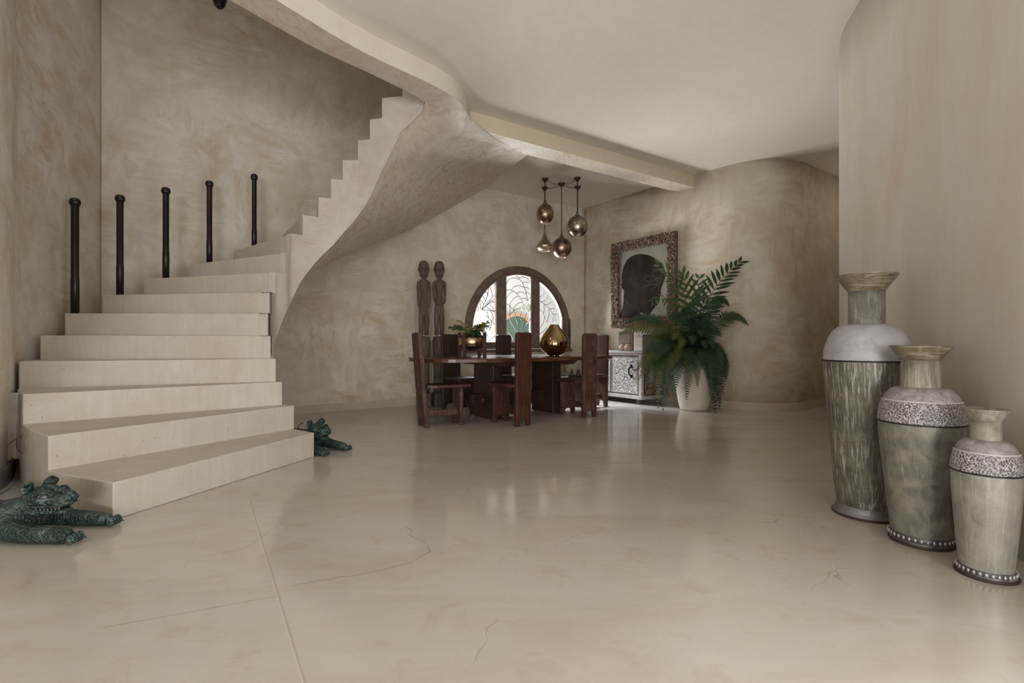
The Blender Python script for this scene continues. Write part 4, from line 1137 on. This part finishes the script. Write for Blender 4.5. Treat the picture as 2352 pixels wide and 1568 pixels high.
# ================================================================ POTTED FERN AND PALM
PX, PY = 2.53, 7.12
plant = thing('potted_fern', 'tall tapered white pot with drooping ferns and a young palm', 'plant', (PX, PY, 0))
pot_m = plaster('white_pot', (.66, .62, .55), (.60, .54, .46), (.54, .45, .35), 3, dist=.4, bump=.06, oc=(.55, .85))
latheo('pot', [(0, .004), (.165, 0), (.185, .012), (.20, .06), (.235, .25), (.27, .46), (.285, .62), (.283, .72), (.272, .775), (.255, .79), (.24, .775), (.245, .70), (0, .69)], pot_m, plant, 40)
latheo('soil', [(.245, .70), (.12, .735), (0, .745)], plain('dark_soil', (.03, .02, .013), .95, 0, 40, .8), plant, 20)
def bez(p0, p1, p2, n):
    return [(p0 * (1 - t) ** 2 + p1 * 2 * t * (1 - t) + p2 * t * t) for t in [k / n for k in range(n + 1)]]
def frond(name, p0, ctrl, tip, nl, L, W, mat, prof='fern', droop=.1, seed=0, stem=.004, start=.12, back=.35, roll=.72):
    rr = random.Random(seed); path = bez(p0, ctrl, tip, nl)
    bm = bmesh.new(); tube(bm, path[::2] + ([path[-1]] if nl % 2 else []), [stem * (1 - .8 * k / max(1, len(path[::2]) + (nl % 2) - 1)) for k in range(len(path[::2]) + (nl % 2))], 4)
    up = Vector((0, 0, 1))
    for k in range(int(nl * start), nl + 1):
        t = k / nl; p = path[k]; d = (path[min(k + 1, nl)] - path[max(k - 1, 0)]).normalized()
        s_ = d.cross(up) * (1 - roll) + d.cross(Vector((-.12, -.95, .30))) * roll * (1 if d.x >= -.05 or True else -1)
        if s_.length < .12: s_ = d.cross(Vector((.4, -.9, .1)))
        s_.normalize(); n_ = s_.cross(d)
        if prof == 'fern': l = L * (min(1, (t - start) / .15 + .35)) * (1 - max(0, t - .45) / .55) ** .75 + .012
        else: l = L * (.55 + .45 * sin(pi * min(1, t * 1.1))) * (1 if t < .9 else .85)
        for sg in (-1, 1):
            dd = s_ * sg + d * (back + (rr.uniform(-.08, .08)) + (.8 * t * t if prof != 'fern' else .2 * t)) + n_ * rr.uniform(-.02, .18 if prof == 'fern' else .35)
            ll = l * rr.uniform(.9, 1.1)
            if prof == 'fern':
                dd.normalize(); q = p + dd * ll - up * droop * ll * .6; m_ = p + dd * ll * .5 - up * droop * ll * .12
                wv = d * W
                a = bm.verts.new(p - wv * .3); b = bm.verts.new(p + wv * .7); c = bm.verts.new(m_ + wv * .55); e = bm.verts.new(m_ - wv * .45); f = bm.verts.new(q)
                bm.faces.new((a, e, c, b)); bm.faces.new((e, f, c))
            else:
                leaf(bm, p, dd, n_, ll, W * rr.uniform(.85, 1.1), .12, droop)
    me = bpy.data.meshes.new(name); bm.to_mesh(me); bm.free(); me.materials.append(mat)
    o = bpy.data.objects.new(name, me); return put(o, plant)
def off_px(px, py, dY=0):
    p = at(px, py, PY + dY); return Vector((p.x - PX, p.y - PY, max(p.z, .012)))
crown = Vector((0, 0, .74))
FERN = [ # tip px, py, depth offset, lift of the arc
 (1424, 768, -.10, .30), (1440, 742, .12, .34), (1462, 850, -.35, .34), (1478, 812, -.3, .34), (1508, 920, -.35, .45), (1522, 938, -.42, .46), (1530, 870, -.45, .42), (1545, 842, -.42, .36), (1500, 770, -.15, .3),
 (1717, 745, -.12, .42), (1674, 702, .08, .40), (1655, 940, -.28, .52), (1648, 905, -.38, .44), (1664, 862, -.20, .44), (1668, 835, -.15, .4), (1632, 880, -.40, .38), (1640, 800, -.35, .3), (1645, 946, -.33, .5),
 (1602, 886, -.48, .36), (1577, 916, -.46, .33), (1575, 850, -.48, .36), (1614, 845, -.45, .34), (1560, 800, -.45, .34), (1590, 790, -.5, .34), (1610, 770, -.4, .3),
 (1540, 735, .1, .3), (1570, 720, .05, .26), (1625, 735, .1, .26), (1655, 770, .1, .3), (1520, 790, .05, .3), (1480, 790, -.05, .34), (1500, 830, -.42, .38), (1545, 780, -.3, .3), (1516, 850, -.2, .36),
 (1600, 735, -.25, .2), (1575, 760, -.35, .26), (1640, 760, -.25, .28), (1630, 830, -.3, .38), (1468, 870, -.25, .4), (1550, 900, -.4, .4), (1620, 800, -.42, .3), (1585, 820, -.42, .32)]
mats = [M['leaf_fern'], M['leaf_fern_d'], M['leaf_fern_y'], M['leaf_fern'], M['leaf_fern_d']]
for i, (px, py, dy, h) in enumerate(FERN):
    tip = off_px(px, py, dy); p0 = crown + Vector((tip.x * .10, tip.y * .12 - .04, 0))
    ctrl = p0.lerp(tip, .55); ctrl.z = max(p0.z, tip.z) + h * .95
    Lr = (tip - p0).length
    right = px > 1600
    mm = mats[i % 5] if not right else (M['leaf_fern_d'] if i % 3 else M['leaf_fern'])
    if px < 1560 and i % 2 == 0: mm = M['leaf_fern_y']
    frond('fern_frond', p0, ctrl, tip, 46 if Lr > .5 else 32, .135 if Lr > .4 else .10, .0165, mm, 'fern', .3, i, .004)
# tightly drooping fronds hanging over the rim
HANG = [(1652, 936, -.22), (1641, 948, -.28), (1660, 905, -.16), (1633, 915, -.36), (1668, 872, -.10), (1545, 905, -.38),
        (1530, 890, -.36), (1512, 935, -.34), (1524, 940, -.36), (1495, 880, -.28), (1646, 900, -.32), (1655, 850, -.3)]
for i, (px, py, dy) in enumerate(HANG):
    tip = off_px(px, py, dy); hx = hypot(tip.x, tip.y) + 1e-6
    p0 = Vector((tip.x / hx * .16, tip.y / hx * .16, .75))
    ctrl = Vector((tip.x * 1.02, tip.y * 1.02, .80 + .12 * (i % 3)))
    frond('fern_frond', p0, ctrl, tip, 40, .095 + .012 * (i % 3), .0165, mats[(i * 3 + 1) % 5] if px < 1600 else (M['leaf_fern_d'], M['leaf_fern'])[i % 2], 'fern', .25, 100 + i, .0035, .06)
# palm
def palm(p0, ctrl, tip, nl, L, W, seed, droop=.15, start=.3, mat=None):
    return frond('palm_frond', p0, ctrl, tip, nl, L, W, mat or M['leaf_palm'], 'palm', droop, seed, .007, start, .45, .55)
palm(crown + Vector((-.02, 0, .1)), off_px(1585, 660, -.05), off_px(1515, 612, -.15), 13, .34, .045, 1, .06, .45)
palm(crown + Vector((-.01, .02, .1)), off_px(1594, 690, 0), off_px(1568, 632, .0), 10, .32, .05, 2, .02, .55)
palm(crown + Vector((.03, .0, .1)), off_px(1608, 670, -.05), off_px(1698, 604, -.12), 18, .27, .045, 3, .08, .30, M['leaf_fern_d'])
palm(crown + Vector((-.03, .0, .1)), off_px(1550, 660, -.2), off_px(1500, 690, -.3), 12, .22, .03, 5, .35, .45)
palm(crown + Vector((.0, -.02, .1)), off_px(1610, 650, -.25), off_px(1632, 690, -.4), 9, .24, .05, 6, .4, .4)
palm(crown + Vector((.02, .0, .1)), off_px(1600, 690, .1), off_px(1606, 640, .1), 7, .24, .045, 7, .05, .5)

# ================================================================ METAL URNS BY THE CURVED WALL
def patina(name, base, alt, streak, scale, dens=(.56, .68), stretch=(16, 16, 1.2), metal=.35, rough=(.32, .55), st=.8):
    g = G(name); v = g.coord(); vs_ = g.coord(stretch)
    n = g.noise(v, scale, 6, .62, .6); s_ = g.noise(vs_, 2.0, 6, .68, .3); big = g.noise(v, 2.6, 3)
    c = g.mix(g.ramp(n, [(.35, 0.0), (.65, 1.0)]), base, alt)
    c = g.mix(g.math('MULTIPLY', g.math('MULTIPLY', g.ramp(s_, [(dens[0], 0.0), (dens[1], 1.0)]), g.ramp(big, [(.35, .25), (.6, 1.0)])), st), c, streak)
    sp = g.voro(v, 34); c = g.mix(g.ramp(sp, [(.035, .7), (.06, 0.0)]), c, (.6, .58, .54))
    g.color(c); g.metal(metal); g.rough(g.ramp(n, [(.3, rough[0]), (.7, rough[1])])); g.bump(g.math('ADD', n, g.math('MULTIPLY', s_, .6)), .25, .008)
    return g.m
def hammered(name, hi, lo, scale, flat=None, metal=.35):
    g = G(name); v = g.coord((1, 1, 1.25)); vo = g.voro(v, scale, 'F1'); n = g.noise(v, 9, 5, .6)
    c = g.mix(g.ramp(vo, [(.36, 1.0), (.60, 0.0)]), hi, lo)
    c = g.mix(g.ramp(n, [(.45, .0), (.68, .6)]), c, tuple((a + b) / 2 for a, b in zip(hi, lo)))
    g.color(c); g.metal(metal); g.rough(.42); g.bump(vo, .6, .008)
    return g.m
tall_body = patina('dark_olive_patina', (.075, .070, .050), (.17, .155, .115), (.50, .48, .43), 9, (.50, .60), (46, 46, 2.2), .25)
tall_neck = patina('grey_olive_patina', (.13, .13, .11), (.29, .275, .235), (.48, .46, .42), 9, (.5, .62), (34, 34, 3))
tall_sh = patina('whitewashed_zinc', (.40, .395, .40), (.33, .325, .335), (.52, .51, .52), 14, (.5, .75), (5, 5, 5), .15, (.36, .55))
rim_m = patina('brassy_rim', (.13, .105, .065), (.34, .285, .195), (.50, .44, .34), 12, (.50, .62), (4, 4, 60), .35, (.3, .5))
med_body = patina('grey_green_patina', (.13, .125, .105), (.27, .25, .205), (.42, .40, .35), 13, (.54, .70), (26, 26, 2), .25)
small_body = patina('pale_grey_patina', (.36, .345, .305), (.23, .215, .18), (.52, .50, .45), 8, (.50, .68), (26, 26, 1.3), .25)
neck2 = patina('streaked_neck', (.19, .18, .145), (.37, .345, .28), (.52, .49, .42), 10, (.5, .62), (30, 30, 2.5))
ham = hammered('hammered_whitewash', (.46, .435, .43), (.085, .07, .065), 125, metal=.15)
ham2 = patina('worn_whitewash', (.36, .335, .33), (.20, .175, .17), (.46, .43, .42), 30, (.5, .7), (9, 9, 9), .15, (.4, .55))
seam_m = plain('dark_seam', (.02, .017, .015), .5, .3)
foot_m = patina('dark_foot', (.08, .07, .065), (.14, .125, .115), (.40, .38, .37), 9, (.55, .7), (4, 4, 4), .5)
foot_l = patina('zinc_foot', (.24, .235, .24), (.15, .14, .13), (.44, .43, .43), 9, (.5, .7), (4, 4, 4), .5)
edge_m = plain('rusty_edge', (.055, .035, .027), .5, .4)
def urn(x, y, label, rim, neck, sh, body, foot, mats, holes, band=None):
    t = thing('metal_urn', label, 'urn', (x, y, 0), 0, 'three tall metal urns by the curved wall')
    (zr, rr, z_n1, rn), (z_n0, rn0), (zs, rs), prof_body, (rf) = rim, neck, sh, body, foot
    latheo('rim', [(rn - .004, z_n1 - .012), (rn + .002, z_n1 - .008), (rn + (rr - rn) * .35, z_n1 + (zr - z_n1) * .22), (rr, zr - .003), (rr + .002, zr), (rr - .003, zr + .001), (rn + (rr - rn) * .3, z_n1 + (zr - z_n1) * .22), (rn - .01, z_n1 - .02)], mats[0], t, 56)
    latheo('neck', [(rn0 + .006, z_n0 - .008), (rn0, z_n0), (rn, z_n1), (rn - .01, z_n1), (rn0 - .01, z_n0), (0, z_n0 - .02)], mats[1], t, 48)
    hs = z_n0 - zs; pr = []
    for k in range(15):
        a = pi / 2 * k / 14
        pr.append((rn0 + (rs - rn0) * sin(a) ** .85, zs + hs * cos(a) ** 1.05))
    if band:
        kk = next(i for i, p in enumerate(pr) if p[1] < band)
        latheo('shoulder', pr[:kk + 1], ham2, t, 56)
        latheo('shoulder_band', [(pr[kk][0] + .0015, pr[kk][1] + .004)] + [(r + .002, z) for r, z in pr[kk:]], mats[2], t, 56)
        latheo('weld_ring', [(pr[kk][0] + .001, pr[kk][1] + .006), (pr[kk][0] + .0035, pr[kk][1] + .002), (pr[kk][0] + .0025, pr[kk][1] - .001)], plain('pale_weld', (.46, .43, .41), .5), t, 56)
    else: latheo('shoulder', pr, mats[2], t, 56)
    latheo('seam', [(rs + .001, zs + .004), (rs + .004, zs), (rs + .001, zs - .005)], seam_m, t, 56)
    latheo('body', [(rs, zs - .002)] + prof_body, mats[3], t, 56)
    zb = prof_body[-1][1]; rb = prof_body[-1][0]
    latheo('foot', [(rb - .004, zb + .004), (rb + .003, zb - .002), (rb + .006, zb * .6), (rf - .012, .018), (rf - .004, .012), (rf - .006, .004), (0, .004)], mats[4], t, 56)
    latheo('foot_edge', [(rf - .008, .001), (rf, .003), (rf + .001, .008), (rf - .004, .013), (rf - .012, .012)], edge_m, t, 56)
    if holes:
        for k in range(holes):   # pierced band round the foot: raised studs
            a = 2 * pi * k / holes; r_ = (rb + .007)
            bm = bmesh.new(); bmesh.ops.create_uvsphere(bm, u_segments=8, v_segments=5, radius=1, matrix=Matrix.Translation((r_ * cos(a), r_ * sin(a), zb * .72)) @ Matrix.Rotation(a, 4, 'Z') @ Matrix.Diagonal((.004, .0065, .009, 1)))
            bmo('stud', bm, stud_m, t, smooth=True)
stud_m = plain('bright_stud', (.46, .45, .44), .4, .5)
urn(1.956, 2.826, 'tallest metal urn with plain whitewashed shoulder and streaked dark body', (1.315, .1475, 1.236, .086), (1.045, .087), (.845, .207),
    [(.2075, .83), (.200, .72), (.187, .55), (.172, .38), (.156, .2), (.146, .1), (.140, .055)], .1645, (rim_m, tall_neck, tall_sh, tall_body, foot_l), 0)
urn(1.944, 2.435, 'middle-sized metal urn with hammered shoulder and brassy rim', (.930, .1245, .871, .076), (.735, .078), (.571, .1685),
    [(.1685, .56), (.163, .47), (.152, .36), (.139, .24), (.126, .12), (.119, .05)], .127, (rim_m, neck2, ham, med_body, foot_m), 34, .675)
urn(1.935, 2.09, 'smallest metal urn, pale grey body with hammered shoulder band', (.676, .0745, .634, .049), (.552, .0495), (.424, .1125),
    [(.1125, .415), (.110, .34), (.104, .25), (.096, .15), (.088, .06), (.086, .036)], .1015, (neck2, neck2, ham, small_body, foot_m), 30, .505)

# ================================================================ BRONZE LEOPARDS
g = G('verdigris_bronze'); v = g.coord(); n = g.noise(v, 13, 6, .65, .5); vo = g.voro(v, 85, 'F1'); st = g.noise(g.coord((120, 6, 30)), 1.0, 3)
c = g.mix(g.ramp(n, [(.36, 0.0), (.62, 1.0)]), (.016, .028, .026), (.06, .098, .088))
c = g.mix(g.ramp(vo, [(.20, .8), (.36, 0.0)]), c, (.010, .014, .013))
c = g.mix(g.ramp(n, [(.56, 0.0), (.74, .6)]), c, (.21, .215, .175))
g.color(c); g.metal(.35); g.rough(.5); g.bump(g.math('ADD', vo, g.math('MULTIPLY', st, .5)), .75, .012)
bronze = g.m
bronze_l = plain('worn_bronze_pale', (.16, .18, .15), .5, .3, 40, .2)  # paler worn bronze for eyes, brow lines and teeth
bronze_d = plain('dark_bronze', (.012, .014, .012), .6, .2)  # dark bronze for the wire; also paints the shade inside the mouth
def loft(bm, secs, n=16, sq=2.0):
    """secs: (x, z, half width y, half height z)"""
    rows = []
    for x, z, ry, rz in secs:
        row = []
        for k in range(n):
            a = 2 * pi * k / n; c_, s_ = cos(a), sin(a)
            row.append(bm.verts.new((x, ry * abs(c_) ** (2 / sq) * (1 if c_ > 0 else -1), z + rz * abs(s_) ** (2 / sq) * (1 if s_ > 0 else -1))))
        rows.append(row)
    for a, b in zip(rows, rows[1:]):
        for k in range(n):
            j = (k + 1) % n; bm.faces.new((a[k], a[j], b[j], b[k]))
    bm.faces.new(rows[0][::-1]); bm.faces.new(rows[-1])
def ball(name, c, r, mat, parent, rot=None):
    bm = bmesh.new(); m_ = Matrix.Translation(c)
    if rot is not None: m_ = m_ @ rot
    bmesh.ops.create_uvsphere(bm, u_segments=12, v_segments=8, radius=1, matrix=m_ @ Matrix.Diagonal((r[0], r[1], r[2], 1)))
    return bmo(name, bm, mat, parent, smooth=True)
def leopard(x, y, rz, label):
    t = thing('bronze_leopard', label, 'statue', (x, y, 0), rz, 'verdigris bronze leopards guarding the stairs')
    V = [(-.66, 0, .088, .105, .088), (-.78, 0, .075, .08, .072), (-.55, 0, .082, .105, .085), (-.45, 0, .086, .10, .085), (-.35, 0, .092, .108, .092), (-.30, 0, .130, .080, .078), (-.27, 0, .160, .068, .066), (-.255, 0, .18, .05, .05)]
    E = [(0, 1), (0, 2), (2, 3), (3, 4), (4, 5), (5, 6), (6, 7)]
    def ch(start, pts):
        l = start
        for p in pts: V.append(p); E.append((l, len(V) - 1)); l = len(V) - 1
    for s in (-1, 1):
        ch(4, [(-.33, s * .105, .066, .06, .06), (-.24, s * .115, .045, .046, .046), (-.12, s * .115, .040, .042, .040), (-.05, s * .115, .038, .042, .038), (-.005, s * .115, .034, .038, .030)])
        ch(0, [(-.62, s * .11, .072, .07, .072), (-.53, s * .155, .045, .045, .045), (-.45, s * .16, .032, .034, .032), (-.40, s * .16, .028, .03, .026)])
    ch(1, [(-.86, .03, .05, .03), (-.91, .10, .034, .025), (-.86, .17, .028, .022), (-.78, .20, .026, .02)])
    skin('body', V, E, bronze, t, 2, 0)
    bm = bmesh.new()
    loft(bm, [(-.372, .200, .022, .02), (-.362, .202, .050, .042), (-.335, .206, .066, .054), (-.30, .208, .072, .056), (-.268, .206, .070, .052), (-.24, .202, .063, .044), (-.215, .198, .055, .037), (-.19, .197, .050, .034), (-.172, .198, .046, .034), (-.158, .198, .037, .028), (-.150, .197, .018, .014)], 18, 2.3)
    hd = bmo('head', bm, bronze, t, smooth=True, sub=1)
    bm = bmesh.new()
    loft(bm, [(-.33, .148, .040, .022), (-.29, .146, .052, .024), (-.245, .143, .047, .018), (-.205, .141, .040, .015), (-.18, .142, .032, .014), (-.166, .146, .016, .008)], 14, 2.3)
    jw = bmo('jaw', bm, bronze, t, smooth=True, sub=1)
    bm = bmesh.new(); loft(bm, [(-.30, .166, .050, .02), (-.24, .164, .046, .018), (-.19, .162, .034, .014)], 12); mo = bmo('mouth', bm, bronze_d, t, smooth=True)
    for s in (-1, 1):
        bm = bmesh.new(); lathe(bm, [(.010, .0), (.026, .006), (.033, .02), (.034, .034), (.029, .047), (.022, .056), (.016, .05), (.018, .03), (.010, .014), (0, .012)], 16)
        bmesh.ops.transform(bm, matrix=Matrix.Translation((-.335, s * .050, .242)) @ Matrix.Rotation(s * -.5, 4, 'X') @ Matrix.Rotation(.5, 4, 'Y') @ Matrix.Diagonal((.55, 1, 1, 1)), verts=bm.verts[:])
        bmo('ear', bm, bronze, hd, smooth=True)
        ball('eye', (-.243, s * .056, .222), (.017, .010, .011), bronze_l, hd, Matrix.Rotation(s * .35, 4, 'Z'))
        tubeo('brow', cat([(-.285, s * .064, .224), (-.262, s * .064, .242), (-.232, s * .056, .240), (-.212, s * .046, .226)], 4), .0065, bronze, hd, 6)
        tubeo('brow', cat([(-.27, s * .066, .212), (-.245, s * .062, .206), (-.22, s * .054, .214)], 4), .004, bronze_l, hd, 6)
        tubeo('cheek_ridge', cat([(-.30, s * .070, .178), (-.255, s * .064, .176), (-.205, s * .050, .174), (-.168, s * .036, .178)], 4), .007, bronze, hd, 6)
        bm = bmesh.new()
        for q in range(6):
            xx = -.265 + q * .015; bmesh.ops.create_cone(bm, cap_ends=True, segments=6, radius1=.006, radius2=.002, depth=.02, matrix=Matrix.Translation((xx, s * (.053 - .0035 * q), .163)) @ Matrix.Rotation(pi, 4, 'X'))
        bmo('teeth', bm, bronze_l, jw)
        ball('nostril', (-.153, s * .018, .205), (.012, .013, .013), bronze, hd)
        for q in range(4):
            ball('toe', (.010, s * .115 + (q - 1.5) * .018, .030), (.020, .0092, .024), bronze, t)
            bm = bmesh.new(); bmesh.ops.create_cone(bm, cap_ends=True, segments=6, radius1=.0055, radius2=.001, depth=.02, matrix=Matrix.Translation((.034, s * .115 + (q - 1.5) * .018, .022)) @ Matrix.Rotation(1.9, 4, 'Y')); bmo('claw', bm, bronze, t)
    for q in (hd, jw, mo): q.location = (.05, 0, -.022)
    tubeo('nose_ridge', [(-.30, 0, .262), (-.255, 0, .255), (-.215, 0, .238), (-.175, 0, .232), (-.150, 0, .222)], [.012, .016, .016, .016, .013], bronze, hd, 8)
    ball('nose_tip', (-.146, 0, .212), (.012, .016, .016), bronze, hd)
    tubeo('collar_wire', cat([(-.40, -.062, .165), (-.405, -.075, .195), (-.385, -.078, .222), (-.35, -.065, .243)], 4), .0035, bronze_d, t, 6)
    return t
leopard(-2.06, 2.52, R(-1), 'green-patinated bronze leopard lying in front of the lowest stone step')
leopard(-1.49, 4.335, R(-32), 'green-patinated bronze leopard half hidden beyond the stairs, only head and paws showing')
